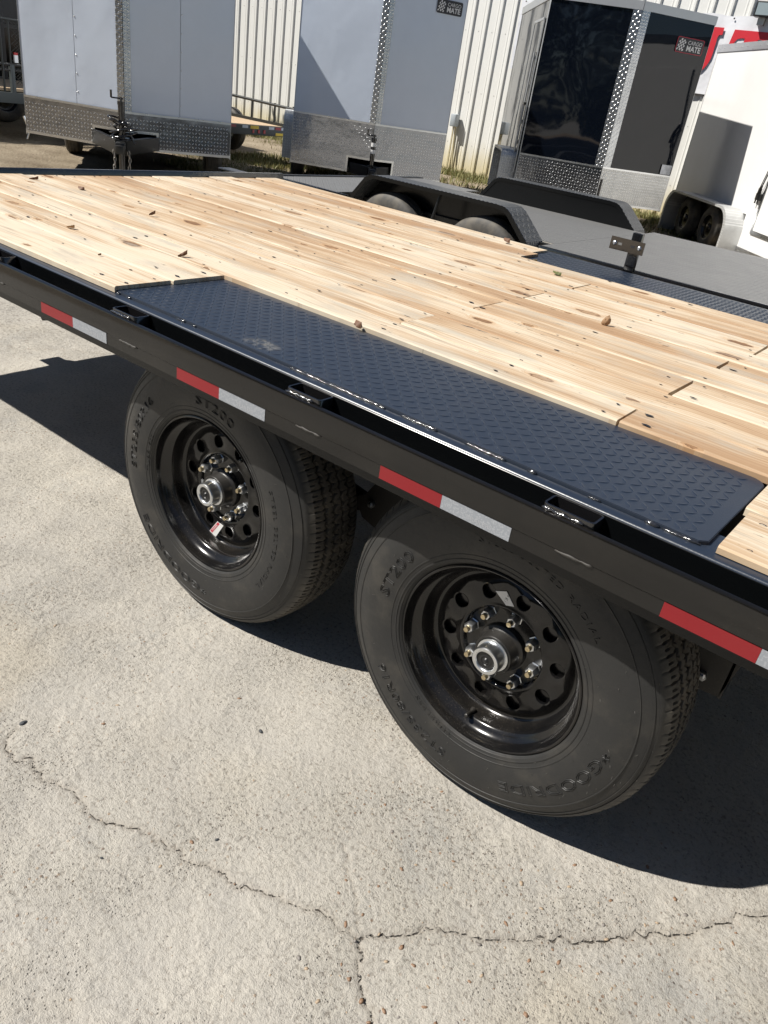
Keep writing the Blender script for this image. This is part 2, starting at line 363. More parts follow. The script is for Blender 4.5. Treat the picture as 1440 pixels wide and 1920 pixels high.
def tag(o, label, cat, group=None):
    o['label'] = label; o['category'] = cat
    if group: o['group'] = group
    return o
class MB:
    def __init__(s): s.V = []; s.F = []
    def add(s, V, F):
        k = len(s.V); s.V += [tuple(v) for v in V]; s.F += [tuple(i + k for i in f) for f in F]; return s
    def box(s, x0, x1, y0, y1, z0, z1, ch=0.0):
        if ch <= 0:
            V = [(x, y, z) for z in (z0, z1) for y in (y0, y1) for x in (x0, x1)]
            return s.add(V, [(0, 2, 3, 1), (4, 5, 7, 6), (0, 1, 5, 4), (2, 6, 7, 3), (0, 4, 6, 2), (1, 3, 7, 5)])
        bm = bmesh.new(); bmesh.ops.create_cube(bm, size=1.0)
        for v in bm.verts: v.co = Vector(((x0 + x1) / 2 + v.co.x * (x1 - x0), (y0 + y1) / 2 + v.co.y * (y1 - y0), (z0 + z1) / 2 + v.co.z * (z1 - z0)))
        bmesh.ops.bevel(bm, geom=bm.edges[:], offset=ch, segments=2, affect='EDGES', profile=0.5)
        bm.verts.index_update(); s.add([v.co[:] for v in bm.verts], [[v.index for v in f.verts] for f in bm.faces]); bm.free(); return s
    def prism(s, poly, fn, a, b):
        """polygon (list of 2-tuples) swept from a to b; fn(u, v, t) -> xyz"""
        n = len(poly); V = [fn(u, v, a) for u, v in poly] + [fn(u, v, b) for u, v in poly]
        F = [tuple(range(n))[::-1], tuple(range(n, 2 * n))] + [(i, (i + 1) % n, n + (i + 1) % n, n + i) for i in range(n)]
        return s.add(V, F)
    def tube(s, pts, r, n=10, cap=True):
        pts = [Vector(p) for p in pts]; k = len(s.V); rr = r if hasattr(r, '__len__') else [r] * len(pts)
        up = Vector((0, 0, 1))
        for i, p in enumerate(pts):
            d = (pts[min(i + 1, len(pts) - 1)] - pts[max(i - 1, 0)]).normalized()
            a = d.cross(up if abs(d.z) < 0.9 else Vector((1, 0, 0))).normalized(); b = d.cross(a)
            s.V += [tuple(p + (a * math.cos(2 * PI * j / n) + b * math.sin(2 * PI * j / n)) * rr[i]) for j in range(n)]
        for i in range(len(pts) - 1):
            s.F += [(k + i * n + j, k + i * n + (j + 1) % n, k + (i + 1) * n + (j + 1) % n, k + (i + 1) * n + j) for j in range(n)]
        if cap:
            s.F.append(tuple(k + j for j in range(n))[::-1]); s.F.append(tuple(k + (len(pts) - 1) * n + j for j in range(n)))
        return s
    def lathe(s, prof, n=48, axis='y', center=(0, 0, 0), close=False, ph=0.0):
        """prof: list of (radius, along)"""
        k = len(s.V); m = len(prof)
        for i in range(n):
            a = 2 * PI * i / n + ph; ca, sa = math.cos(a), math.sin(a)
            for r, t in prof:
                p = {'y': (r * ca, t, r * sa), 'z': (r * ca, r * sa, t), 'x': (t, r * ca, r * sa)}[axis]
                s.V.append((p[0] + center[0], p[1] + center[1], p[2] + center[2]))
        for i in range(n):
            j = (i + 1) % n
            for q in range(m - 1): s.F.append((k + i * m + q, k + j * m + q, k + j * m + q + 1, k + i * m + q + 1))
        if prof[0][0] > 1e-6 and close: s.F.append(tuple(k + i * m for i in range(n)))
        if prof[-1][0] > 1e-6 and close: s.F.append(tuple(k + i * m + m - 1 for i in range(n))[::-1])
        return s
    def build(s, name, mat, parent=None, smooth=None, loc=None, rot=None, fix=True):
        me = mesh_from(name, s.V, s.F)
        if fix:
            bm = bmesh.new(); bm.from_mesh(me); bmesh.ops.remove_doubles(bm, verts=bm.verts, dist=1e-5)
            bmesh.ops.recalc_face_normals(bm, faces=bm.faces); bm.to_mesh(me); bm.free()
        if smooth is not None:
            me.shade_smooth()
            if smooth < 180: me.set_sharp_from_angle(angle=R_(smooth))
        return link(name, me, mat, parent, loc, rot)
def text_verts(s, size, extrude=0.0, bevel=0.0, fill='BOTH', spacing=1.0, bold=0.0, res=3):
    cu = bpy.data.curves.new('t', 'FONT'); cu.body = s; cu.size = size; cu.extrude = extrude; cu.bevel_depth = bevel
    cu.bevel_resolution = 0; cu.fill_mode = fill; cu.space_character = spacing; cu.offset = bold; cu.resolution_u = res
    o = bpy.data.objects.new('t', cu); C.objects.link(o)
    dg = bpy.context.evaluated_depsgraph_get(); dg.update(); me = bpy.data.meshes.new_from_object(o.evaluated_get(dg))
    V = np.empty(len(me.vertices) * 3); me.vertices.foreach_get('co', V); V = V.reshape(-1, 3)
    F = [tuple(p.vertices) for p in me.polygons]
    bpy.data.objects.remove(o); bpy.data.curves.remove(cu); bpy.data.meshes.remove(me)
    return V, F
def text_on(name, s, size, frame, mat, parent, extrude=0.0006, align='c', **k):
    """frame = (origin, udir, vdir, normal): flat lettering standing on a surface"""
    V, F = text_verts(s, size, extrude=extrude, **k)
    w = V[:, 0].max() + V[:, 0].min(); h = V[:, 1].max() + V[:, 1].min()
    if align == 'c': V[:, 0] -= w / 2; V[:, 1] -= h / 2
    O, U, W, N = [np.array(a, float) for a in frame]
    P = O + V[:, :1] * U + V[:, 1:2] * W + V[:, 2:3] * N
    return link(name, mesh_from(name, P, F), mat, parent)

# ------------------------------------------------------------------ numpy value noise
def vnoise(x, y, scale, seed):
    r = np.random.default_rng(seed); G = r.random((256, 256))
    fx = x * scale; fy = y * scale; ix = np.floor(fx).astype(int); iy = np.floor(fy).astype(int)
    tx = fx - ix; ty = fy - iy; tx = tx * tx * (3 - 2 * tx); ty = ty * ty * (3 - 2 * ty)
    g = lambda a, b: G[a % 256, b % 256]
    return (g(ix, iy) * (1 - tx) * (1 - ty) + g(ix + 1, iy) * tx * (1 - ty) + g(ix, iy + 1) * (1 - tx) * ty + g(ix + 1, iy + 1) * tx * ty) - 0.5

CRACKS = [[(-0.83, -0.60), (-0.794, -0.644), (-0.743, -0.647), (-0.737, -0.62), (-0.698, -0.623), (-0.664, -0.631), (-0.636, -0.616), (-0.596, -0.603), (-0.557, -0.603), (-0.516, -0.61), (-0.48, -0.602), (-0.451, -0.583), (-0.412, -0.559), (-0.378, -0.551), (-0.338, -0.548), (-0.315, -0.533), (-0.287, -0.541), (-0.229, -0.514), (-0.208, -0.505), (-0.168, -0.511), (-0.139, -0.488), (-0.11, -0.473), (-0.076, -0.462), (-0.04, -0.447), (-0.018, -0.429), (0.018, -0.425), (0.047, -0.427), (0.079, -0.413)],
          [(0.079, -0.413), (0.088, -0.395), (0.12, -0.368), (0.149, -0.337), (0.174, -0.291), (0.208, -0.274), (0.245, -0.254), (0.286, -0.218), (0.336, -0.178), (0.364, -0.141), (0.402, -0.12), (0.424, -0.092), (0.454, -0.056), (0.48, -0.034), (0.512, 0.017), (0.544, 0.037), (0.569, 0.065), (0.598, 0.115), (0.63, 0.158), (0.687, 0.237), (0.78, 0.33), (0.95, 0.42)],
          [(0.079, -0.413), (0.086, -0.433), (0.104, -0.437), (0.115, -0.467), (0.134, -0.481), (0.159, -0.496), (0.184, -0.51), (0.202, -0.528), (0.27, -0.60), (0.31, -0.70)],
          [(-0.077, -0.286), (-0.05, -0.31), (-0.019, -0.335), (0.01, -0.352), (0.027, -0.371), (0.05, -0.39), (0.079, -0.413)],
          [(-3.157, 0.622), (-3.125, 0.771), (-3.041, 0.897), (-2.953, 0.993), (-2.84, 1.138), (-2.7, 1.3)],
          [(-3.157, 0.622), (-3.22, 0.711), (-3.283, 0.832), (-3.319, 1.005), (-3.5, 1.3)], [(-3.157, 0.622), (-3.3, 0.5), (-3.6, 0.4)]]
CWID = [0.85, 1.1, 1.15, 0.35, 1.1, 1.3, 1.2]
def ground_z(X, Y):
    Z = 0.010 * vnoise(X, Y, 0.9, 1) + 0.004 * vnoise(X, Y, 4, 2) + 0.0022 * vnoise(X, Y, 15, 3) + 0.0011 * vnoise(X, Y, 50, 4)
    rough = np.clip(vnoise(X, Y, 2.3, 9) * 3, 0, 1)
    return Z + rough * 0.0020 * vnoise(X, Y, 90, 5)
def gz(x, y): return float(ground_z(np.array(float(x)), np.array(float(y)))) - 0.004
def build_ground():
    def axis(lo, f0, f1, hi, d, g):
        a = list(np.arange(f0, f1, d)); x = f0; s = d; left = []
        while x > lo: s = min(s * g, 6.0); x -= s; left.append(x)
        x = a[-1]; s = d; right = []
        while x < hi: s = min(s * g, 6.0); x += s; right.append(x)
        return np.array(left[::-1] + a + right)
    xs = axis(-90, -1.3, 1.15, 90, 0.0042, 1.02); ys = axis(-90, -1.05, 0.75, 90, 0.0042, 1.02)
    X, Y = np.meshgrid(xs, ys, indexing='ij'); nx, ny = X.shape
    dist = np.full(X.shape, 0.05)
    rr = np.random.default_rng(5)
    for k, line in enumerate(CRACKS):
        pts = [np.array(line[0])]
        for a, b in zip(line[:-1], line[1:]):      # jagged subdivision
            a = np.array(a); b = np.array(b); n = 4; d = b - a; nn = np.array([-d[1], d[0]])
            for i in range(1, n): pts.append(a + d * i / n + nn * rr.normal(0, 0.11))
            pts.append(b)
        P = np.array(pts); lo = P.min(0) - 0.06; hi = P.max(0) + 0.06
        ix = np.where((xs > lo[0]) & (xs < hi[0]))[0]; iy = np.where((ys > lo[1]) & (ys < hi[1]))[0]
        sl_ = np.s_[ix[0]:ix[-1] + 1, iy[0]:iy[-1] + 1]; x = X[sl_]; y = Y[sl_]; D = dist[sl_].copy()
        for a, b in zip(P[:-1], P[1:]):
            d = b - a; L2 = d @ d + 1e-12; t = np.clip(((x - a[0]) * d[0] + (y - a[1]) * d[1]) / L2, 0, 1)
            q = np.hypot(x - a[0] - t * d[0], y - a[1] - t * d[1]); D = np.minimum(D, q / CWID[k])
        dist[sl_] = D
    Z = ground_z(X, Y)
    Z -= 0.0045 * np.clip(1 - dist / 0.0045, 0, 1)
    side = np.clip(1 - dist / 0.03, 0, 1); Z -= 0.001 * side
    out = np.clip((np.abs(X + 9) + np.abs(Y - 6)) * 0, 0, 1)
    dirt = np.clip((-6.2 - X) / 1.0, 0, 1); dirt = np.maximum(dirt, np.clip((Y - 9.5) / 1.0, 0, 1))
    Z += dirt * (0.05 * vnoise(X, Y, 0.8, 11) + 0.03 * vnoise(X, Y, 2.5, 12) + 0.02 * vnoise(X, Y, 7, 13))
    V = np.stack([X, Y, Z - 0.004], -1).reshape(-1, 3)
    idx = np.arange(nx * ny).reshape(nx, ny)
    F = np.stack([idx[:-1, :-1], idx[1:, :-1], idx[1:, 1:], idx[:-1, 1:]], -1).reshape(-1, 4)
    me = bpy.data.meshes.new('ground')
    me.vertices.add(len(V)); me.vertices.foreach_set('co', V.ravel().astype(np.float32))
    me.loops.add(F.size); me.loops.foreach_set('vertex_index', F.ravel().astype(np.int32))
    me.polygons.add(len(F)); me.polygons.foreach_set('loop_start', np.arange(0, F.size, 4, dtype=np.int32))
    me.update(calc_edges=True); me.shade_smooth()
    at = me.attributes.new('crack', 'FLOAT', 'POINT'); at.data.foreach_set('value', dist.ravel().astype(np.float32))
    o = link('ground', me, 'ground'); o['kind'] = 'structure'; o['label'] = 'cracked pale concrete slab running into a dirt and gravel yard'
build_ground()

# exposed pebbles in the worn concrete
def pebbles():
    bm_ = MB(); ico = bmesh.new(); bmesh.ops.create_icosphere(ico, subdivisions=1, radius=1)
    iv = np.array([v.co[:] for v in ico.verts]); iF = [[v.index for v in f.verts] for f in ico.faces]; ico.free()
    r = np.random.default_rng(21); mats = []
    def put(x, y, s):
        a = r.random() * PI; e = 0.42 + 0.4 * r.random(); P = iv * np.array([s, s * e, min(s * 0.35, 0.0015)])
        P = P * (1 + 0.16 * r.normal(size=(len(P), 1)))
        X = P[:, 0] * math.cos(a) - P[:, 1] * math.sin(a) + x; Y = P[:, 0] * math.sin(a) + P[:, 1] * math.cos(a) + y
        bm_.add(np.stack([X, Y, P[:, 2] + gz(x, y) - 0.0003], 1), iF); mats.extend([int(r.choice([0, 0, 1, 1, 2]))] * len(iF))
    cl = [(0.58, -0.12, 0.17, 60), (0.32, -0.26, 0.13, 60), (0.12, -0.47, 0.10, 45), (0.22, -0.13, 0.12, 25), (0.62, 0.10, 0.14, 35),
          (-0.05, -0.55, 0.16, 30), (0.45, -0.35, 0.2, 40), (-0.6, -0.45, 0.3, 14), (0.5, 0.02, 0.06, 14), (0.9, 0.1, 0.3, 40)]
    for x, y, s, n in cl:
        for _ in range(n): put(x + r.normal() * s, y + r.normal() * s, 0.0018 + 0.0062 * r.random() ** 2.8)
    me = mesh_from('pebbles', bm_.V, bm_.F, 180)
    for m in ('pebble_brown', 'pebble_tan', 'pebble_grey'): me.materials.append(M[m])
    me.polygons.foreach_set('material_index', np.array(mats[:len(me.polygons)], dtype=np.int32))
    o = link('pebbles', me); o['kind'] = 'stuff'; o['label'] = 'small brown and grey pebbles set in the worn concrete'
pebbles()
#@@PART2
# ================================================================== the wood-decked trailer
XF, XR = -2.86, 2.3
deck = thing('deckover_trailer', 'black flatbed trailer with pale pine boards and tread plate above two wheels', 'trailer')

def board_me(x0, x1, y0, y1, zt, zb=0.8535, gap=0.0027, seed=0):
    r = random.Random(seed); c = 0.0032; xm, ym = (x0 + x1) / 2, (y0 + y1) / 2
    a, b = y0 + gap - ym, y1 - gap - ym; prof = [(a, zb), (a, zt - c), (a + c, zt), (b - c, zt), (b, zt - c), (b, zb)]
    n = max(2, int((x1 - x0) / 0.12)); V = []; F = []
    tilt = r.uniform(-0.0012, 0.0012); e0 = r.uniform(-0.003, 0.003); e1 = r.uniform(-0.003, 0.003)
    for i in range(n + 1):
        t = i / n; x = x0 - xm + (x1 - x0) * t; wv = 0.0012 * math.sin(x * 2.1 + seed) + r.uniform(-0.0003, 0.0003)
        for j, (y, z) in enumerate(prof):
            ex = (e0 if i == 0 else e1 if i == n else 0) * (y / (b - a))
            V.append((x + ex, y + wv * 0.25, z + (wv + tilt * (t - 0.5) * 2 if z > zb + 0.001 else 0)))
    k = len(prof)
    for i in range(n):
        for j in range(k): F.append((i * k + j, (i + 1) * k + j, (i + 1) * k + (j + 1) % k, i * k + (j + 1) % k))
    F.append(tuple(range(k))[::-1]); F.append(tuple(n * k + j for j in range(k)))
    me = mesh_from('board', V, F); bm = bmesh.new(); bm.from_mesh(me); bmesh.ops.recalc_face_normals(bm, faces=bm.faces); bm.to_mesh(me); bm.free()
    me.shade_smooth(); me.set_sharp_from_angle(angle=R_(25))
    return me, (xm, ym, 0)
SEAMS = [-0.030, 0.152, 0.337, 0.457, 0.636, 0.822, 1.006, 1.125, 1.285, 1.475, 1.640, 1.802, 1.967, 2.130]
JOINTS = {0: [(XF, -1.232), (0.345, 1.55), (1.556, XR)], 1: [(XF, -1.226), (0.338, 0.98), (0.986, XR)], 2: [(XF, 0.012), (0.018, XR)], 3: [(XF, -0.672), (-0.667, 1.41), (1.416, XR)],
          4: [(XF, 0.018), (0.027, XR)], 5: [(XF, -0.669), (-0.664, 1.41), (1.416, XR)], 6: [(XF, 0.020), (0.029, XR)], 7: [(XF, -0.667), (-0.661, 1.05), (1.056, XR)],
          8: [(XF, 0.043), (0.052, XR)], 9: [(XF, -0.656), (-0.650, 1.41), (1.416, XR)], 10: [(XF, 0.048), (0.053, XR)], 11: [(XF, -1.06), (0.40, XR)], 12: [(XF, -1.10), (0.40, XR)]}
ZDECK = 0.870
screw = MB(); nb = 0
sr = random.Random(3)
for i in range(13):
    for (a, b) in JOINTS[i]:
        zt = ZDECK + sr.uniform(-0.0012, 0.0012); nb += 1
        if i == 0 and a > 0.3: zt = 0.8655
        me, loc = board_me(a, b, SEAMS[i], SEAMS[i + 1], zt, seed=nb * 7 + i)
        link('board', me, 'pine_board', deck, loc)
        xs_ = [x for x in np.arange(-2.75, 2.3, 0.3475) + 0.005 if a + 0.05 < x < b - 0.05]
        xs_ += [a + 0.032, b - 0.032]
        w = SEAMS[i + 1] - SEAMS[i]
        for x in xs_:
            for f in (0.22, 0.78):
                if sr.random() < 0.18: continue
                px_, py_ = x + sr.uniform(-0.02, 0.02), SEAMS[i] + w * (f + sr.uniform(-0.08, 0.08)); q = 7; k = len(screw.V)
                rr_ = 0.0035 + sr.random() ** 2 * 0.0045
                V = [(px_ + rr_ * sr.uniform(1.0, 1.9) * math.cos(2 * PI * j / q), py_ + rr_ * sr.uniform(.45, .9) * math.sin(2 * PI * j / q), zt + 0.0016 + sr.uniform(0, 0.0006)) for j in range(q)]
                screw.add(V + [(px_, py_, zt + 0.0002)], [(j, (j + 1) % q, q) for j in range(q)])
s_ = screw.build('deck_screw', 'print_dark', deck, fix=False); s_['kind'] = 'stuff'

# tread plates over the wheels
def tread_bumps(x0, x1, y0, y1, z, pitch, inside=None):
    mb = MB(); L, Wd, H = 0.0118, 0.0027, 0.0011
    base = [(-1, 0), (-0.62, -0.78), (0, -1), (0.62, -0.78), (1, 0), (0.62, 0.78), (0, 1), (-0.62, 0.78)]
    for i in range(int((x1 - x0) / pitch)):
        for j in range(int((y1 - y0) / pitch)):
            x = x0 + (i + 0.5) * pitch; y = y0 + (j + 0.5) * pitch
            if inside and not inside(x, y): continue
            a = PI / 4 if (i + j) % 2 == 0 else -PI / 4; ca, sa = math.cos(a), math.sin(a)
            V = []
            for s_, h in ((1, 0.0), (0.62, H)):
                for u, v in base: V.append((x + (u * L * s_) * ca - (v * Wd * s_) * sa, y + (u * L * s_) * sa + (v * Wd * s_) * ca, z + h))
            mb.add(V, [(q, (q + 1) % 8, 8 + (q + 1) % 8, 8 + q) for q in range(8)] + [tuple(range(8, 16))])
    return mb
def tread_plate(poly, z, th, name='tread_plate'):
    bm = bmesh.new(); vs = [bm.verts.new((x, y, z - th)) for x, y in poly]; f = bm.faces.new(vs)
    r = bmesh.ops.extrude_face_region(bm, geom=[f]); bmesh.ops.translate(bm, vec=(0, 0, th), verts=[v for v in r['geom'] if isinstance(v, bmesh.types.BMVert)])
    bmesh.ops.recalc_face_normals(bm, faces=bm.faces)
    top = [e for e in bm.edges if all(abs(v.co.z - z) < 1e-6 for v in e.verts)]
    bmesh.ops.bevel(bm, geom=top, offset=0.0012, segments=2, affect='EDGES')
    me = bpy.data.meshes.new(name); bm.to_mesh(me); bm.free()
    o = link(name, me, 'plate_paint', deck); return o
arc = [(0.30 + 0.032 * math.cos(t), 0.306 + 0.030 * math.sin(t)) for t in np.linspace(0, PI / 2, 6)]
pl1 = tread_plate([(-1.262, -0.022), (0.314, -0.022), (0.327, -0.010)] + arc + [(-1.262, 0.336)], 0.8590, 0.0065)
pb = tread_bumps(-1.244, 0.322, -0.012, 0.332, 0.8590, 0.0218, lambda x, y: x < 0.318 and not (x > 0.30 and y > 0.31)); b_ = pb.build('raised_tread', 'plate_paint', pl1, 35, fix=False); b_['kind'] = 'stuff'
pl2 = tread_plate([(-1.13, 1.803), (0.46, 1.803), (0.46, 2.155), (-1.13, 2.155)], 0.8590, 0.0065)
pb = tread_bumps(-1.12, 0.45, 1.81, 2.148, 0.8590, 0.0218); b_ = pb.build('raised_tread', 'plate_paint', pl2, 35, fix=False); b_['kind'] = 'stuff'

def bead(pts, r, seed, step=0.006, n=7):
    rr = random.Random(seed); P = []; Rr = []
    for a, b in zip(pts[:-1], pts[1:]):
        a, b = Vector(a), Vector(b); m = max(2, int((b - a).length / step))
        for i in range(m): P.append(a.lerp(b, i / m) + Vector((0, rr.uniform(-1, 1), rr.uniform(-1, 1))) * r * 0.28); Rr.append(r * (1 + rr.uniform(-0.38, 0.38)))
    P.append(Vector(pts[-1])); Rr.append(r * 0.5); Rr[0] = r * 0.5
    return P, Rr
# side channel and outer rub rail, near side and mirrored far side
CY_ = 1.068
def mir(y): return 2 * CY_ - y
for side in (0, 1):
    my = (lambda y: y) if side == 0 else mir
    # channel
    prof = [(-0.049, 0.700), (-0.049, 0.8478), (-0.0475, 0.8508), (-0.044, 0.8518), (0.045, 0.8518), (0.045, 0.846), (-0.041, 0.846), (-0.041, 0.706), (0.02, 0.706), (0.02, 0.700)]
    MB().prism(prof, lambda u, v, t: (t, my(u), v), -3.3, XR).build('side_channel', 'plate_paint', deck, 50)
    MB().prism([(-0.0502, 0.700), (-0.0502, 0.8470), (-0.0494, 0.8478), (-0.0494, 0.700)], lambda u, v, t: (t, my(u), v), -3.3, XR).build('web_shade_strip', 'deep_black', deck)  # black strip laid over the web: shade of the rail gap as colour
    prof = [(-0.107, 0.752), (-0.107, 0.7800), (-0.1092, 0.7822), (-0.1095, 0.8322), (-0.1082, 0.8355), (-0.1052, 0.8366), (-0.0985, 0.8366), (-0.0972, 0.8350), (-0.0972, 0.752)]
    mb = MB(); n = 60; k = len(prof)
    for i in range(n + 1):
        x = -3.3 + (XR + 3.3) * i / n; d = 0.0002 * math.sin(x * 3.1) + 0.00012 * math.sin(x * 11)
        mb.V += [(x, my(u + d), v + d * 0.5) for u, v in prof]
    for i in range(n): mb.F += [(i * k + j, (i + 1) * k + j, (i + 1) * k + (j + 1) % k, i * k + (j + 1) % k) for j in range(k)]
    mb.F += [tuple(range(k)), tuple(n * k + j for j in range(k))]
    mb.build('rub_rail', 'rail_paint', deck, 40)
    # stake pockets
    def rring(x0, x1, y0, y1, r, n=4):
        out = []
        for cx, cy, a0 in ((x1 - r, y1 - r, 0), (x0 + r, y1 - r, 90), (x0 + r, y0 + r, 180), (x1 - r, y0 + r, 270)):
            for i in range(n + 1): a = R_(a0 + 90 * i / n); out.append((cx + r * math.cos(a), cy + r * math.sin(a)))
        return out
    pm = MB(); o1 = rring(-0.048, 0.048, -0.0965, -0.0495, 0.010); i1 = rring(-0.0438, 0.0438, -0.0923, -0.0537, 0.006); k = len(o1)
    V = [(x, y, z) for ring, z in ((o1, 0.75), (o1, 0.8455), ([(x * .99, y) for x, y in o1], 0.8462), (i1, 0.8462), (i1, 0.75)) for x, y in ring]
    F = [(q * k + j, q * k + (j + 1) % k, (q + 1) * k + (j + 1) % k, (q + 1) * k + j) for q in range(4) for j in range(k)]
    pm.add([(x, my(y), z) for x, y, z in V], F); pmesh = None
    for j in range(9):
        x = -1.0985 - 0.0 + 0.61 * (j - 3)
        if x > XR: continue
        if pmesh is None: p = pm.build('stake_pocket', 'black_gloss_paint', deck, 45, loc=(x, 0, 0)); pmesh = p.data
        else: p = link('stake_pocket', pmesh, None, deck, (x, 0, 0))
        if side == 0:
            w = MB(); P, Rr = bead([(-0.047, my(-0.0975), 0.8385), (0.03, my(-0.0975), 0.8385)], 0.0035, j)
            w.tube(P, Rr, 7); w.build('weld_bead', 'weld', p, 180)
            w = MB(); P, Rr = bead([(0.0, -0.1085, 0.7795), (0.07, -0.1085, 0.7795)], 0.0028, j + 40)
            w.tube(P, Rr, 6); w.build('weld_bead', 'mud_steel', p, 180)
# ragged shiny weld along the near plate edge
for j, (a, b, r) in enumerate([(-1.245, -1.215, .0032), (-1.19, -1.17, .003), (-0.985, -0.955, .003), (-0.93, -0.915, .0028), (-0.60, -0.33, .0030), (-0.29, -0.20, .0022), (-0.135, -0.045, .0032), (0.0, 0.02, .003), (0.12, 0.145, .0025), (0.225, 0.25, .004), (0.255, 0.318, .0028)]):
    w = MB(); P, Rr = bead([(a, -0.0235, 0.8540), (b, -0.0235, 0.8540)], r, 100 + j); w.tube(P, Rr, 8); w.build('weld_bead', 'weld', deck, 180)
# tapes
def tape(x0, x1, mat, lab):
    o = MB().box(x0, x1, -0.1082, -0.1069, 0.7525, 0.7802).build('reflective_tape', mat, deck); return o
for k, (xa, w1, w2) in enumerate([(-2.72, .149, .148), (-2.085, .149, .148), (-1.451, .149, .148), (-0.8765, .1475, .148), (-0.2603, .147, .149), (0.3149, .150, .148), (0.93, .15, .15), (1.54, .15, .15)]):
    tape(xa, xa + w1, 'tape_red', 'red'); tw = tape(xa + w1 + 0.0004, xa + w1 + w2, 'tape_white', 'white')
    for i_ in (0,):
        if k in (2, 3, 4, 5): text_on('tape_print', 'TRAILERS', 0.013, ((xa + w1 + 0.085, -0.10825, 0.7615), (1, 0, 0), (0, 0, 1), (0, -1, 0)), 'print_grey', tw, extrude=0.0001)
# front bar, beams, cross members
MB().box(-2.886, -2.8625, -0.06, mir(-0.06), 0.79, 0.892, 0.003).build('front_bar', 'black_gloss_paint', deck, 40)
MB().box(-3.30, -3.20, -0.037, mir(-0.037), 0.70, 0.80, 0.003).build('front_beam', 'frame_black', deck)
MB().box(-3.20, -2.80, -0.037, mir(-0.037), 0.775, 0.782).build('shadow_fill_plate', 'frame_black', deck)  # unseen plate added to close a sunlit gap in the deck's shadow
for y in (0.46, mir(0.46)):
    mb = MB(); mb.box(-3.28, XR, y - .05, y + .05, 0.76, 0.77); mb.box(-3.28, XR, y - .004, y + .004, 0.53, 0.76); mb.box(-3.28, XR, y - .05, y + .05, 0.52, 0.53)
    mb.build('main_beam', 'frame_black', deck)
cm = None
for x in np.arange(-2.75, 2.3, 0.3475):
    if cm is None:
        mb = MB(); mb.box(-.02, .02, -0.037, mir(-0.037), 0.842, 0.8455); mb.box(-.003, .003, -0.037, mir(-0.037), 0.775, 0.842); mb.box(-.02, .02, -0.037, mir(-0.037), 0.771, 0.775)
        o = mb.build('cross_member', 'frame_black', deck, loc=(x, 0, 0)); cm = o.data
    else: link('cross_member', cm, None, deck, (x, 0, 0))
# spring hangers
def hanger(poly, y, name='spring_hanger', th=0.012):
    return MB().prism(poly, lambda u, v, t: (u, t, v), y, y + th).build(name, 'mud_steel', deck)
hg = hanger([(-0.506, 0.53), (-0.573, 0.47), (-0.609, 0.412), (-0.645, 0.392), (-0.64, 0.351), (-0.617, 0.361), (-0.606, 0.344), (-0.539, 0.325), (-0.45, 0.38), (-0.38, 0.53)], .33)
MB().lathe([(0.0001, -0.018), (0.006, -0.018), (0.006, -0.012), (0.011, -0.012), (0.011, 0)], 6).build('hanger_bolt', 'zinc', hg, 30, loc=(-0.576, .33, .401))
hg = hanger([(0.30, 0.53), (0.42, 0.53), (0.426, 0.455), (0.411, 0.365), (0.366, 0.362), (0.32, 0.45)], .33)
MB().box(0.411, 0.417, .33, .40, 0.362, 0.50).build('hanger_flange', 'frame_black', hg)
MB().lathe([(0.0001, -0.018), (0.006, -0.018), (0.006, -0.012), (0.011, -0.012), (0.011, 0)], 6).build('hanger_bolt', 'zinc', hg, 30, loc=(0.366, .33, .401))
hanger([(-1.40, 0.53), (-1.22, 0.53), (-1.27, 0.36), (-1.33, 0.35)], .40)
for y in (0.34, mir(0.34)):
    mb = MB()
    for a, b in ((-1.31, -.49), (-.43, .36)):
        for q in range(3):
            mb.tube([(a + (b - a) * t, y + .03, 0.36 + 0.05 - 0.2 * (t - .5) ** 2 - .012 * q) for t in np.linspace(0.04 * q, 1 - 0.04 * q, 9)], 0.012, 6)
    mb.build('leaf_spring', 'mud_steel', deck, 60)
for x in (0, -0.9087): MB().tube([(x, 0.22, .385), (x, mir(0.22), .385)], 0.038, 14).build('axle', 'frame_black', deck, 50)
MB().prism([(-2.20, 0.75), (-2.20, 0.486), (-2.185, 0.470), (-1.97, 0.530), (-1.97, 0.75)], lambda u, v, t: (u, t, v), 0.30, 0.36).build('frame_bracket', 'mud_steel', deck)

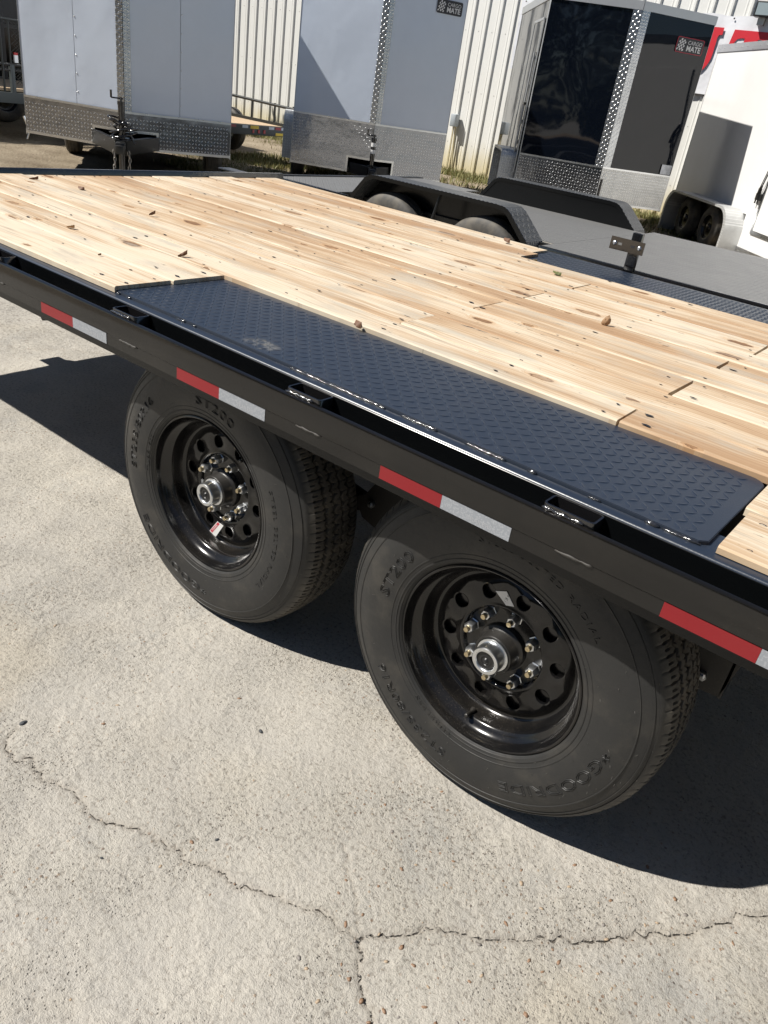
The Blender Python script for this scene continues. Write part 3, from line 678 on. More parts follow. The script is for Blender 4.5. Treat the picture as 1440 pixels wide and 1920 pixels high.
# ---- wheels
OUT = [(.2205, .016), (.2235, .0125), (.2265, .0105), (.2275, .0085), (.233, .0065), (.2335, .0053), (.2360, .0052), (.2365, .0062), (.2450, .0038), (.2455, .0029), (.2475, .0027), (.248, .0034), (.262, .0005), (.285, -.001), (.305, -.001), (.325, .0022), (.338, .0058), (.3385, .0050), (.3405, .0050), (.341, .0070),
       (.352, .0118), (.3605, .0160), (.3612, .0148), (.3638, .0162), (.3645, .0185), (.370, .0222), (.3705, .0210), (.3735, .0232), (.376, .0275), (.381, .034), (.3865, .0405)]
def side_y(r):
    rs = [p[0] for p in OUT]; ys_ = [p[1] for p in OUT]; return np.interp(r, rs, ys_)
def tyre_mesh():
    N = 720; TH = 2 * PI * np.arange(N) / N
    W = 0.235; y0, y1 = .0435, W - .0435
    tw = y1 - y0; gc = [y0 + tw * f for f in (0.20, 0.40, 0.60, 0.80)]; gw = 0.0050
    prof = [(r, y, 0, 0) for r, y in OUT]        # (r, y, zig weight, kind)
    ys_ = [(y0, 0.3, 1), (y0 + 0.006, 0.5, 1), (y0 + 0.014, .8, 2)]
    edges = [y0 + 0.014]
    for c in gc:
        ys_ += [(c - gw * 1.9, 1, 2), (c - gw, 1, 3), (c - gw * .75, 1, 4), (c + gw * .75, 1, 4), (c + gw, 1, 3), (c + gw * 1.9, 1, 2)]
        ys_ += [(c + tw * .10, 1, 1)] if c != gc[-1] else []
    ys_ += [(y1 - 0.014, .8, 2), (y1 - 0.006, .5, 1), (y1, .3, 1)]
    for y, zw, kd in ys_:
        crown = .3945 - 0.0055 * ((y - W / 2) / (tw / 2)) ** 2 - (.0012 if y in (y0, y1) else 0)
        prof.append((crown, y, zw, kd))
    prof += [(r, W - y, 0, 0) for r, y in OUT[::-1]]
    M_ = len(prof); V = np.zeros((N, M_, 3))
    ph = (np.arange(N) % 8) / 8.0; zig = (np.abs(ph - .5) * 4 - 1) * 0.0046
    for q, (r, y, zw, kd) in enumerate(prof):
        rr = np.full(N, r); yy = y + zig * zw
        if kd == 4: rr = rr - 0.0105
        i = np.arange(N)
        if kd == 3: rr = np.where(i % 8 == (0 if q % 2 else 4), r - 0.007, r)
        if kd == 2: rr = np.where(i % 8 == (0 if q % 3 else 4), r - 0.0035, r)
        if kd == 1 and zw < 1: rr = np.where(i % 4 == 0, r - 0.0042, r)
        if q in (29, 30, 31, M_ - 32, M_ - 31, M_ - 30): rr = np.where(i % 8 == 0, rr - 0.0022, rr)
        V[:, q, 0] = rr * np.cos(TH); V[:, q, 1] = yy; V[:, q, 2] = rr * np.sin(TH)
    V[:, :, 2] = np.maximum(V[:, :, 2], -0.3835)
    # bulge at the contact patch
    low = np.clip((-V[:, :, 2] - 0.27) / 0.11, 0, 1) ** 2; dy = np.where(V[:, :, 1] < W / 2, -1, 1) * 0.006
    V[:, :, 1] += low * dy * (np.hypot(V[:, :, 0], V[:, :, 2]) > 0.25)
    idx = np.arange(N * M_).reshape(N, M_); nx_ = np.roll(idx, -1, 0)
    F = np.stack([idx[:, :-1], nx_[:, :-1], nx_[:, 1:], idx[:, 1:]], -1).reshape(-1, 4)
    me = bpy.data.meshes.new('tyre'); V = V.reshape(-1, 3)
    me.vertices.add(len(V)); me.vertices.foreach_set('co', V.ravel().astype(np.float32)); me.loops.add(F.size)
    me.loops.foreach_set('vertex_index', F.ravel().astype(np.int32)); me.polygons.add(len(F)); me.polygons.foreach_set('loop_start', np.arange(0, F.size, 4, dtype=np.int32))
    me.update(calc_edges=True)
    bm = bmesh.new(); bm.from_mesh(me); bmesh.ops.recalc_face_normals(bm, faces=bm.faces); bm.to_mesh(me); bm.free()
    me.shade_smooth(); me.set_sharp_from_angle(angle=R_(24)); me.materials.append(M['tyre_rubber']); return me
def rim_mesh(phase):
    mb = MB()
    P = [(.2215, .0225), (.2222, .0165), (.2205, .0120), (.2178, .0108), (.2150, .0122), (.2132, .0165), (.2118, .0230), (.2095, .0310), (.2050, .0385), (.1985, .0440), (.1935, .0475), (.1905, .0520), (.1892, .0600), (.1878, .0720), (.1850, .0830),
         (.1810, .0900), (.1765, .0925), (.1720, .0920), (.1680, .0895), (.1630, .0850)]
    mb.lathe(P, 80, ph=R_(phase))
    # disc ring with ten holes
    r0, r1, hr, hc = .1075, .1630, .0172, .1345
    for s in range(10):
        a0 = R_(36 * s + phase)
        def pt(r, a, y): return (r * math.cos(a), y, r * math.sin(a))
        ring = []; n = 32; uv = [(1, -1 + 2 * q / 8) for q in range(8)] + [(1 - 2 * q / 8, 1) for q in range(8)] + [(-1, 1 - 2 * q / 8) for q in range(8)] + [(-1 + 2 * q / 8, -1) for q in range(8)]
        for u, v in uv: ring.append((r0 + (r1 - r0) * (u + 1) / 2, a0 + R_(18) * v))
        def disc_y(r): return 0.0795 + 0.0055 * max(0, (r - .135) / .028) + 0.0 * r
        outer = [pt(r, a, disc_y(r)) for r, a in ring]; hole = []; hole_d = []; hole_m = []
        for i in range(n):
            t = math.atan2(uv[i][1], uv[i][0])
            def hp(rad, y): x, z = hc + rad * math.cos(t), rad * math.sin(t); return (x * math.cos(a0) - z * math.sin(a0), y, x * math.sin(a0) + z * math.cos(a0))
            hole_m.append(hp(hr + .0028, 0.0797)); hole.append(hp(hr, .0812)); hole_d.append(hp(hr - .0008, .0865))
        k = len(outer); V = outer + hole_m + hole + hole_d
        mb.add(V, [(q * k + i, q * k + (i + 1) % k, (q + 1) * k + (i + 1) % k, (q + 1) * k + i) for q in range(3) for i in range(k)])
    mb.lathe([(.1075, .0795), (.1050, .0775), (.1020, .0775), (.0990, .0800), (.0965, .0850), (.0945, .0900), (.0910, .0915), (.0640, .0915), (.0600, .0900), (.0560, .0900), (.0550, .0980)], 80, ph=R_(phase))
    mb.lathe([(.1640, .0950), (.0600, .0950)], 40)        # drum behind
    me = mesh_from('wheel', mb.V, mb.F); bm = bmesh.new(); bm.from_mesh(me); bmesh.ops.remove_doubles(bm, verts=bm.verts, dist=2e-5)
    bmesh.ops.recalc_face_normals(bm, faces=bm.faces); bm.to_mesh(me); bm.free(); me.shade_smooth(); me.set_sharp_from_angle(angle=R_(40)); me.materials.append(M['rim_black']); return me
def bend(sv, r_mid, th_c, height, span_deg, outline, extr, rot):
    V, F = sv; V = V.copy(); w0, w1 = V[:, 0].min(), V[:, 0].max(); h0, h1 = V[:, 1].min(), V[:, 1].max()
    u = (V[:, 0] - (w0 + w1) / 2) / (w1 - w0); v = (V[:, 1] - (h0 + h1) / 2) / (h1 - h0)
    th = R_(th_c + rot) - u * R_(span_deg); r = r_mid + v * height
    y = side_y(r) - V[:, 2] - extr * 0.0
    low = np.clip((-r * np.sin(th) - 0.27) / 0.11, 0, 1) ** 2; y = y - low * 0.006
    return np.stack([r * np.cos(th), y, r * np.sin(th)], 1), F
def outline_text(s, size=1.0):
    V, F = text_verts(s, size, bevel=0.017 * size, fill='NONE', spacing=1.08, res=2); return V, F
def tubes_to_mm(V, s): V = V.copy(); V[:, 2] *= s; return V
TXT = {}
for nm, s_ in (('g', '*GOODRIDE'), ('s', 'ST200'), ('n', 'ST235/80R16'), ('t', 'TUBELESS'), ('b', 'STEEL BELTED RADIAL')):
    if nm in ('t', 'b'): V, F = text_verts(s_, 1.0, extrude=0.045, spacing=1.25, res=2)
    else: V, F = outline_text(s_)
    TXT[nm] = (V, F)
tyre_me = tyre_mesh()
hub_b = MB().lathe([(.0560, .0930), (.0550, .0780), (.0500, .0740), (.0465, .0700), (.0455, .0460), (.0440, .0440), (.0400, .0440)], 48)
cap = MB().lathe([(.0380, .0450), (.0385, .0440), (.0380, .0425), (.0335, .0415), (.0330, .0200), (.0325, .0150), (.0310, .0122), (.0285, .0115), (.0240, .0118), (.0222, .0135), (.0215, .0190)], 48)
plug = MB().lathe([(.0216, .0185), (.0205, .0160), (.0190, .0156), (.0180, .0165), (.0140, .0165), (.0130, .0155), (.0110, .0155), (.0100, .0168), (.0070, .0165), (.0050, .0135), (.0025, .0118), (.0001, .0113)], 40)
nut_me = stud_me = None
def make_wheel(cx, text_rot, nut_ph, hole_ph, near=True, label=None, wy=0.0, rz=0.0, dark=None):
    me = rim_mesh(hole_ph) if near else RIM0
    w = link('wheel', me, None, deck, (cx, wy, .385), (0, 0, rz))
    if label: w['label'] = label
    t = link('tyre', tyre_me, None, w)
    if not near: return w
    global hubm, capm, plugm, nut_me, stud_me
    hub_b.build('hub', 'hub_black', w, 40); cap.build('hub_cap', 'zinc', w, 40); plug.build('hub_plug', 'black_rubber_plug', w, 50)
    for k in range(8):
        a = R_(nut_ph + 45 * k)
        if nut_me is None:
            n_ = MB().lathe([(.0150, 0.0), (.0150, -.002), (.0132, -.003), (.0132, -.020), (.0105, -.0245), (.0068, -.025)], 6)
            o = n_.build('lug_nut', 'zinc', w, 30); nut_me = o.data
            st = MB().lathe([(.0066, -.010), (.0064, -.0330), (.0056, -.0350), (.0001, -.0354)], 16); o2 = st.build('lug_stud', 'brass', w, 40); stud_me = o2.data
        else: o = link('lug_nut', nut_me, None, w); o2 = link('lug_stud', stud_me, None, w)
        p = (.0826 * math.cos(a), .0925, .0826 * math.sin(a)); o.location = p; o2.location = p; o.rotation_euler = o2.rotation_euler = (0, 0.3 * k, 0)
    for key, r_mid, th_c, hgt, span in (('s', .275, 158, .0265, 31), ('b', .288, 73, .0125, 63), ('g', .2985, -37, .0265, 62), ('n', .2935, -122, .0235, 51), ('t', .236, -112, .0105, 29)):
        V, F = TXT[key]; V = V.copy(); V[:, 2] *= (0.075 if key not in 'tb' else 0.022)
        V[:, 2] += 0.0004
        P, F = bend((V, F), r_mid, th_c, hgt, span, True, 0, text_rot)
        link('sidewall_lettering', mesh_from('sidewall_lettering', P, F, 40), 'tyre_rubber', t)
    # moulding hairs
    hm = MB(); r = random.Random(int(cx * 100) + 5)
    for q in range(110):
        a = r.random() * 2 * PI; rad = r.choice([.24, .262, .30, .318, .33, .35, .372]) + r.uniform(-.004, .004); y = float(side_y(rad))
        p = Vector((rad * math.cos(a), y, rad * math.sin(a))); d = Vector((r.uniform(-1, 1), -1.1, r.uniform(-1, 1))) * r.uniform(.0022, .005)
        hm.tube([p, p + d], [.0004, .0002], 4)
    h_ = hm.build('moulding_hair', 'tyre_hair', t, fix=False); h_['kind'] = 'stuff'
    # moulded arc ribs and tiny ticks
    return w
M['tyre_hair'] = simple('tyre_hair', (0.10, 0.095, 0.085), 0.5)
wA = make_wheel(0.0, 0, -8.4, 8.7, label='rear wheel with silver inspection label')
wB = make_wheel(-0.9087, -77.5, 22, -5.5, label='front wheel with red and white warning sticker')
RIM0 = wA.data
for cx in (0.0, -0.9087): make_wheel(cx, 0, 0, 0, near=False, wy=mir(0.0), rz=PI)
def polar_quad(w, pts, y, name, mat, lift=0.0006):
    V = [(r * math.cos(R_(a)), y - lift, r * math.sin(R_(a))) for r, a in pts]; V += [(x, yy + 0.0004, z) for x, yy, z in V]
    return link(name, mesh_from(name, V, [(0, 1, 2, 3), (7, 6, 5, 4), (0, 4, 5, 1), (1, 5, 6, 2), (2, 6, 7, 3), (3, 7, 4, 0)]), mat, w)
lab = polar_quad(wA, [(.137, 109), (.143, 98), (.116, 87.5), (.110, 97)], 0.0785, 'inspection_label', 'sticker_white')
ia = R_(97); text_on('label_print', '= K :', 0.010, ((.1270 * math.cos(ia), .0776, .1270 * math.sin(ia)), (-.18, 0, -.98), (.98, 0, -.18), (0, -1, 0)), 'print_dark', lab, extrude=.0001)
stk = polar_quad(wB, [(.116, -98.5), (.118, -86), (.171, -97.5), (.170, -107)], 0.0785, 'warning_sticker', 'sticker_white')
red = polar_quad(wB, [(.119, -97.8), (.1195, -93.5), (.167, -103), (.166, -106)], 0.0778, 'sticker_band', 'print_red', 0.0003); red.parent = stk
red2 = text_on('sticker_print', 'WARNING', 0.0072, ((0, 0, 0), (1, 0, 0), (0, 0, 1), (0, -1, 0)), 'sticker_white', stk, extrude=.0001)
a_ = Vector((.119 * math.cos(R_(-95.6)), 0, .119 * math.sin(R_(-95.6)))); b_v = Vector((.1665 * math.cos(R_(-104.4)), 0, .1665 * math.sin(R_(-104.4))))
mid = (a_ + b_v) / 2; dirv = (a_ - b_v).normalized(); nv = Vector((dirv.z, 0, -dirv.x))
mm = red2.data
for v in mm.vertices:
    c_ = v.co.copy(); v.co = Vector((mid.x, 0.0769, mid.z)) + dirv * c_.x + (-nv) * (c_.z) + Vector((0, c_.y, 0))
# valve stem
for w, ang in ((wA, -95.5), (wB, 52)):
    a = R_(ang); c_ = Vector((.186 * math.cos(a), .064, .186 * math.sin(a))); out = Vector((-.10 * math.cos(a), -1, -.1 * math.sin(a))).normalized()
    MB().tube([c_, c_ + out * .006, c_ + out * .010, c_ + out * .022, c_ + out * .024, c_ + out * .034, c_ + out * .036], [.007, .0065, .0042, .0042, .0055, .0052, .003], 12).build('valve_stem', 'hub_black', w, 40)

# licence bracket on the far rail
br = thing('plate_bracket', 'small black bracket with two bright bolts standing on the far edge of the deck', 'bracket', (-0.74, 2.215, 0.846))
MB().box(-.022, .022, -.014, .014, 0, .168, .002).build('post', 'black_gloss_paint', br, 40)
bp = MB(); bp.prism([(-.108, .085), (.046, .085), (.046, .137), (-.108, .137)], lambda u, v, t: (u, t, v), -.021, -.0155); bpo = bp.build('cross_plate', 'black_gloss_paint', br)
for x, z in ((-.088, .112), (.026, .112)): MB().lathe([(0.0001, -.006), (.004, -.0055), (.0085, -.003), (.010, 0)], 14).build('bolt', 'zinc', bpo, 60, loc=(x, -.021, z))
for x in (-.063, -.004): MB().box(x - .009, x + .009, -.0214, -.0212, .107, .117).build('slot', 'deck_tread_steel' if x < -.03 else 'print_dark', bpo)

# ================================================================== leaves and chips
def leaf(name, label, mat, loc, L, curl, rz, seed, lift=0.3, w=0.45):
    L *= .8; lift *= .6; r = random.Random(seed); nu, nv = 9, 5; V = []; F = []
    for i in range(nu):
        t = i / (nu - 1); half = w * L * math.sin(PI * min(1, t * 0.98 + 0.02)) ** 0.75 * (1 + 0.2 * math.sin(t * 17 + seed)) / 2
        for j in range(nv):
            s = (j / (nv - 1) - .5) * 2
            x = (t - .5) * L; y = s * half; z = curl * L * (abs(s) ** 1.5) * (0.5 + t) + lift * L * t * t + r.uniform(-1, 1) * .03 * L
            V.append((x, y, z))
    zmin = min(v[2] for v in V); V = [(x, y, z - zmin + 0.0005) for x, y, z in V]
    F = [(i * nv + j, (i + 1) * nv + j, (i + 1) * nv + j + 1, i * nv + j + 1) for i in range(nu - 1) for j in range(nv - 1)]
    k = len(V); V += [(x, y, z + .0006) for x, y, z in V]; F += [tuple(q + k for q in f)[::-1] for f in F]
    tag(link(name, mesh_from(name, V, F, 50), mat, None, loc, (r.uniform(-.15, .15), 0, rz)), label, 'leaf', 'dry leaves on the deck')
leaf('dry_leaf', 'dry curled leaf standing on edge on the deck boards left of the near tread plate', 'leaf_brown', (-1.44, .354, .871), .035, .30, 1.0, 1, .6, .55)
leaf('dry_leaf', 'dark arched leaf lying where deck board meets the inner edge of the near tread plate', 'leaf_brown', (-.70, .322, .868), .034, -.4, -.3, 2, .05, .8)
def crumple(label, mat, loc, s, seed):
    r = random.Random(seed); bm = bmesh.new(); bmesh.ops.create_icosphere(bm, subdivisions=3, radius=1)
    kk = [Vector((r.gauss(0, 1), r.gauss(0, 1), r.gauss(0, 1))).normalized() for _ in range(14)]
    for v in bm.verts:
        n = v.co.normalized(); f = 1 + sum(.30 * (1 if q % 2 else -1) * max(0, n.dot(c)) ** 9 for q, c in enumerate(kk)) + .10 * math.sin(9 * n.x + 5 * n.z) * math.sin(11 * n.y + 3 * n.z)
        v.co = Vector((n.x * .62, n.y * .40, n.z)) * f * s
    bmesh.ops.delete(bm, geom=[f for f in bm.faces if r.random() < .10], context='FACES')
    zm = min(v.co.z for v in bm.verts)
    for v in bm.verts: v.co.z -= zm
    me = bpy.data.meshes.new('dry_leaf'); bm.to_mesh(me); bm.free(); me.shade_smooth(); me.set_sharp_from_angle(angle=R_(35))
    tag(link('dry_leaf', me, mat, None, loc, (.15, .1, .5)), label, 'leaf', 'dry leaves on the deck')
crumple('large pale crumpled leaf upright in the middle of the deck boards', 'leaf_tan', (-.351, 1.09, .8705), .0165, 5)
leaf('dry_leaf', 'yellow leaf on the deck at the corner of the far tread plate', 'leaf_yellow', (-1.03, 1.86, .853), .060, .10, -.2, 4, .1, .4)
leaf('dry_leaf', 'green leaf lying on the boards just before the far tread plate', 'leaf_green', (-.795, 1.62, .871), .048, -.22, -.1, 5, .05, .6)
leaf('dry_leaf', 'rust brown leaf on the far boards left of the far tread plate', 'leaf_brown', (-1.258, 2.02, .871), .045, -.35, -.2, 6, .1, .7)
leaf('dry_leaf', 'grey brown leaf with a long shadow near the left end of the near boards', 'leaf_tan', (-1.865, .244, .871), .040, .2, .3, 7, .2, .5)
leaf('dry_leaf', 'folded brown leaf at the left, second board row from the near edge', 'leaf_brown', (-2.52, .70, .871), .042, -.2, .2, 8, .1, .6)
leaf('dry_leaf', 'thin dark twig-like leaf further left than the folded one', 'leaf_brown', (-2.72, .61, .871), .045, .2, .8, 9, .2, .3)
leaf('dry_leaf', 'small upright leaf stuck in the seam in the left half of the deck', 'leaf_brown', (-2.01, .666, .871), .030, .3, 1.3, 10, .5, .5)
leaf('dry_leaf', 'small orange leaf on the far tread plate right of the bracket', 'leaf_tan', (-.628, 2.12, .853), .024, -.2, .5, 11, .1, .8)
leaf('dry_leaf', 'small rusty leaf at the right end of the far tread plate', 'leaf_brown', (-.07, 1.86, .853), .024, -.2, .5, 12, .1, .7)
leaf('dry_leaf', 'tiny red brown curled leaf on the near boards above the tape corner', 'leaf_brown', (-1.52, .12, .871), .016, .3, .2, 13, .3, .4)
leaf('dry_leaf', 'dark narrow leaf at the back left near the front bar', 'leaf_brown', (-2.25, .78, .871), .030, .1, -.4, 14, .1, .35)
def chip(label, mat, loc, s, seed, sq=.5):
    r = random.Random(seed); bm = bmesh.new(); bmesh.ops.create_icosphere(bm, subdivisions=2, radius=1)
    for v in bm.verts: v.co = Vector((v.co.x * s * (1 + r.uniform(-.25, .25)), v.co.y * s * .65 * (1 + r.uniform(-.25, .25)), v.co.z * s * sq))
    me = bpy.data.meshes.new('stone_chip'); bm.to_mesh(me); bm.free()
    o = link('stone_chip', me, mat, None, (loc[0], loc[1], gz(loc[0], loc[1]) + loc[2]), (0, 0, r.random() * 3)); tag(o, label, 'stone')
chip('dark slate chip on the concrete above the left end of the long crack', 'chip_dark', (-.837, -.576, .002), .0085, 1, .4)
chip('small dark grey chip on sunlit concrete below the front tyre', 'chip_dark', (-.438, -.191, .002), .006, 2)
chip('round brown pebble between two dark chips on the left concrete', 'pebble_brown', (-.711, -.446, .001), .0048, 3)
chip('bluish chip on the concrete just above the crack', 'chip_dark', (-.278, -.466, .001), .0045, 4)
chip('tiny black stone below the crack at the left', 'chip_dark', (-.407, -.654, .001), .0035, 5)
chip('flat grey pebble low in the bottom right corner of the concrete', 'pebble_grey', (.50, -.31, .0005), .008, 6, .3)
# ================================================================== steel-decked car hauler behind
ch = thing('car_hauler', 'low black car hauler with grey tread steel deck and sloping tread plate fenders', 'trailer')
ZD = 0.60; NY0, NY1, FY0, FY1 = 3.83, 4.07, 5.79, 6.03
def dplate(x0, x1, y0, y1, z, name='deck_plate', mat='deck_tread_steel', th=.005): return MB().box(x0, x1, y0, y1, z - th, z).build(name, mat, ch)
dplate(-4.60, -3.9, NY0 + .0, FY1, ZD)
for a, b in ((-3.897, -2.0), (-1.997, 0.4), (0.403, 2.8)): dplate(a, b, NY1 if a < -2.1 else NY0, FY0 if a < -2.1 else FY1 - .02, ZD)
for y in (NY1 - .05, FY0): MB().box(-4.6, 2.8, y, y + .05, .47, .592).build('frame_rail', 'frame_black', ch)
MB().box(-4.66, -4.60, NY0, FY1, .45, .608, .004).build('front_rail', 'frame_black', ch, 40)
MB().box(-1.98, 2.8, NY0 - .03, NY0 - .002, .53, .606, .003).build('edge_rail', 'black_gloss_paint', ch, 40)
MB().box(-4.6, -3.75, NY0 - .03, NY0 - .002, .53, .606, .003).build('edge_rail', 'black_gloss_paint', ch, 40)
def fender(y0, y1, outer):
    """bent plate fender; outer = +1 when the visible skirt faces the camera"""
    top = [(-3.80, .50), (-3.74, .60), (-3.60, .765), (-3.555, .787), (-3.50, .793), (-2.38, .793), (-2.32, .787), (-2.275, .762), (-2.10, .60), (-2.05, .50)]
    V = []; n = len(top); th = .004
    for (x, z) in top: V += [(x, y0, z), (x, y1, z)]
    F = [(2 * i, 2 * i + 1, 2 * i + 3, 2 * i + 2) for i in range(n - 1)]
    k = len(V); V += [(x, y, z - th) for x, y, z in V]; F += [tuple(q + k for q in f)[::-1] for f in F]
    for i in range(n - 1):
        F.append((2 * i, 2 * i + 2, 2 * i + 2 + k, 2 * i + k)); F.append((2 * i + 1, 2 * i + 1 + k, 2 * i + 3 + k, 2 * i + 3))
    fo = link('fender', mesh_from('fender', V, F), 'fender_tread_steel', ch)
    # folded outer lip
    lip = MB(); yy = y0
    inner = [(x * 1 + (-2.93 - x) * .028, z - .026 if z > .55 else z) for x, z in top]
    lip.V = [(x, yy - .0025, z + .001) for x, z in top] + [(x, yy - .0025, z) for x, z in inner] + [(x, yy + .002, z + .001) for x, z in top] + [(x, yy + .002, z) for x, z in inner]
    for i in range(n - 1):
        lip.F += [(i, i + 1, n + i + 1, n + i), (2 * n + i, 3 * n + i, 3 * n + i + 1, 2 * n + i + 1), (n + i, n + i + 1, 3 * n + i + 1, 3 * n + i), (i, 2 * n + i, 2 * n + i + 1, i + 1)]
    lip.build('fender_lip', 'deep_black', fo)
    sb = MB(); L_ = 0; pts_ = [(Vector((a[0], 0, a[1])), Vector((b[0], 0, b[1]))) for a, b in zip(top[1:-1], top[2:])]
    for a, b in pts_:
        m = max(1, int((b - a).length / .036))
        for q in range(m):
            c = a.lerp(b, (q + .5) / m); d = (b - a).normalized(); nn = Vector((-d.z, 0, d.x))
            base = len(sb.V); K = 8
            for rr2, hh in ((1, 0), (.75, .6), (.35, .95)):
                for w_ in range(K):
                    t_ = 2 * PI * w_ / K; p = c + d * (.0125 * rr2 * math.cos(t_)) + nn * (.0030 * hh + .0005); sb.V.append((p.x, yy - .001 - 0 + .006 * rr2 * math.sin(t_) + .006, p.z + 0))
            for l_ in range(2): sb.F += [(base + l_ * K + w_, base + l_ * K + (w_ + 1) % K, base + (l_ + 1) * K + (w_ + 1) % K, base + (l_ + 1) * K + w_) for w_ in range(K)]
            sb.F.append(tuple(base + 2 * K + w_ for w_ in range(K)))
    so = sb.build('raised_tread', 'bump_gloss', fo, 180, fix=False); so['kind'] = 'stuff'
    return fo, top
f1, top = fender(NY0, NY1, 1)
MB().prism([(x, z - .004) for x, z in top], lambda u, v, t: (u, t, v), NY1 - .004, NY1).build('inner_wall', 'deep_black', f1)
f2, top = fender(FY0, FY1, 1)
MB().prism([(x, z - .004) for x, z in top], lambda u, v, t: (u, t, v), FY0 + .004, FY0 + .010).build('inner_wall', 'deep_black', f2)
tyre_s = MB().lathe([(.19, .02), (.195, .012), (.21, .004), (.25, -.002), (.28, .0), (.31, .008), (.325, .018), (.336, .03), (.341, .045), (.3415, .046), (.335, .0465), (.335, .052), (.343, .0525), (.344, .08), (.336, .081), (.336, .087), (.344, .088), (.344, .12), (.336, .121), (.336, .127), (.343, .128), (.342, .16), (.33, .178), (.30, .19), (.2, .185)], 96)
rim_s = MB().lathe([(.195, .012), (.185, .014), (.178, .03), (.165, .05), (.15, .055), (.07, .05), (.06, .03), (.03, .02), (.0001, .02)], 40)
def small_wheel(parent, loc, rz=0.0, scale=1.0, rimmat='rim_black', name='wheel'):
    global ts_me, rs_me
    w = rim_s.build(name, rimmat, parent, 40); w.location = loc; w.rotation_euler = (0, 0, rz); w.scale = (scale,) * 3
    t = tyre_s.build('tyre', 'worn_rubber', w, 30); return w
k = NT('worn_rubber'); o_ = k.obj(); n_ = k.noise(o_, 7, 4, .6); s_ = k.sep(o_)
k.l(k.mix(k.math('MULTIPLY', k.sstep(n_, .3, .7), .8), (.035, .035, .036), (.13, .115, .09)), k.p.inputs['Base Color']); k.set(Roughness=.65); M['worn_rubber'] = k.m
for x in (-3.38, -2.50): small_wheel(ch, (x, NY0 + .03, .345))
for x in (-3.38, -2.50): small_wheel(ch, (x, FY1 - .03, .345), PI)
for x in (-3.38, -2.50): MB().tube([(x, 4.05, .345), (x, 5.8, .345)], .035, 10).build('axle', 'frame_black', ch, 50)
MB().tube([(-2.93, NY0 + .02, .56), (-2.90, NY0 + .05, .78)], .012, 8).build('fender_brace', 'frame_black', ch)

# ================================================================== enclosed trailers with V noses
def poly_obj(name, mat, parent, P3, th, nrm, smooth=None):
    """thick plate from a planar 3-D polygon"""
    nrm = Vector(nrm).normalized() * th; n = len(P3)
    V = [tuple(Vector(p)) for p in P3] + [tuple(Vector(p) - nrm) for p in P3]
    F = [tuple(range(n)), tuple(range(n, 2 * n))[::-1]] + [(i, n + i, n + (i + 1) % n, (i + 1) % n) for i in range(n)]
    me = mesh_from(name, V, F); bm = bmesh.new(); bm.from_mesh(me); bmesh.ops.recalc_face_normals(bm, faces=bm.faces); bm.to_mesh(me); bm.free()
    return link(name, me, mat, parent)
def logo(parent, O, U, W_, N, w, outline_red):
    """checker flag and two words on a dark rounded plate"""
    O, U, W_, N = [Vector(v) for v in (O, U, W_, N)]; h = w * .42
    def P(u, v, l): return tuple(O + U * u + W_ * v + N * l)
    def plate(name, mat, hw, hh, l, r=.02):
        pts = []
        for sx, sy, a0 in ((1, 1, 0), (-1, 1, 90), (-1, -1, 180), (1, -1, 270)):
            for i in range(5): a = R_(a0 + i * 22.5); pts.append((sx * (hw - r) + r * math.cos(a), sy * (hh - r) + r * math.sin(a)))
        return poly_obj(name, mat, parent, [P(u, v, l) for u, v in pts], .0008, N)
    pl = plate('logo_plate', 'print_red' if outline_red else 'print_dark', w / 2, h / 2, .0015)
    a = plate('logo_face', 'print_dark', w / 2 - .006, h / 2 - .006, .0025); a.parent = pl
    ck = MB(); cw, chh = w * .25 / 5, h * .74 / 6
    for i in range(5):
        for j in range(6):
            if (i + j) % 2 == 0:
                u0 = -w * .44 + i * cw; v0 = -h * .37 + j * chh; sh = .22 * (v0); wv = lambda u: .006 * math.sin((u + w * .44) / (w * .25) * 6)
                q = [(u0 + sh, v0 + wv(u0)), (u0 + cw + sh, v0 + wv(u0 + cw)), (u0 + cw + sh * 1 + .22 * chh, v0 + chh + wv(u0 + cw)), (u0 + sh + .22 * chh, v0 + chh + wv(u0))]
                ck.add([P(u, v, .0032) for u, v in q], [(0, 1, 2, 3)])
    ck.build('logo_flag', 'sticker_white', pl, fix=False)
    text_on('logo_text', 'CARGO', h * .36, (P(w * .17, h * .20, .0032), U, W_, N), 'sticker_white', pl, extrude=.0003)
    text_on('logo_text', 'MATE', h * .50, (P(w * .16, -h * .17, .0032), U, W_, N), 'sticker_white', pl, extrude=.0003, bold=.002)

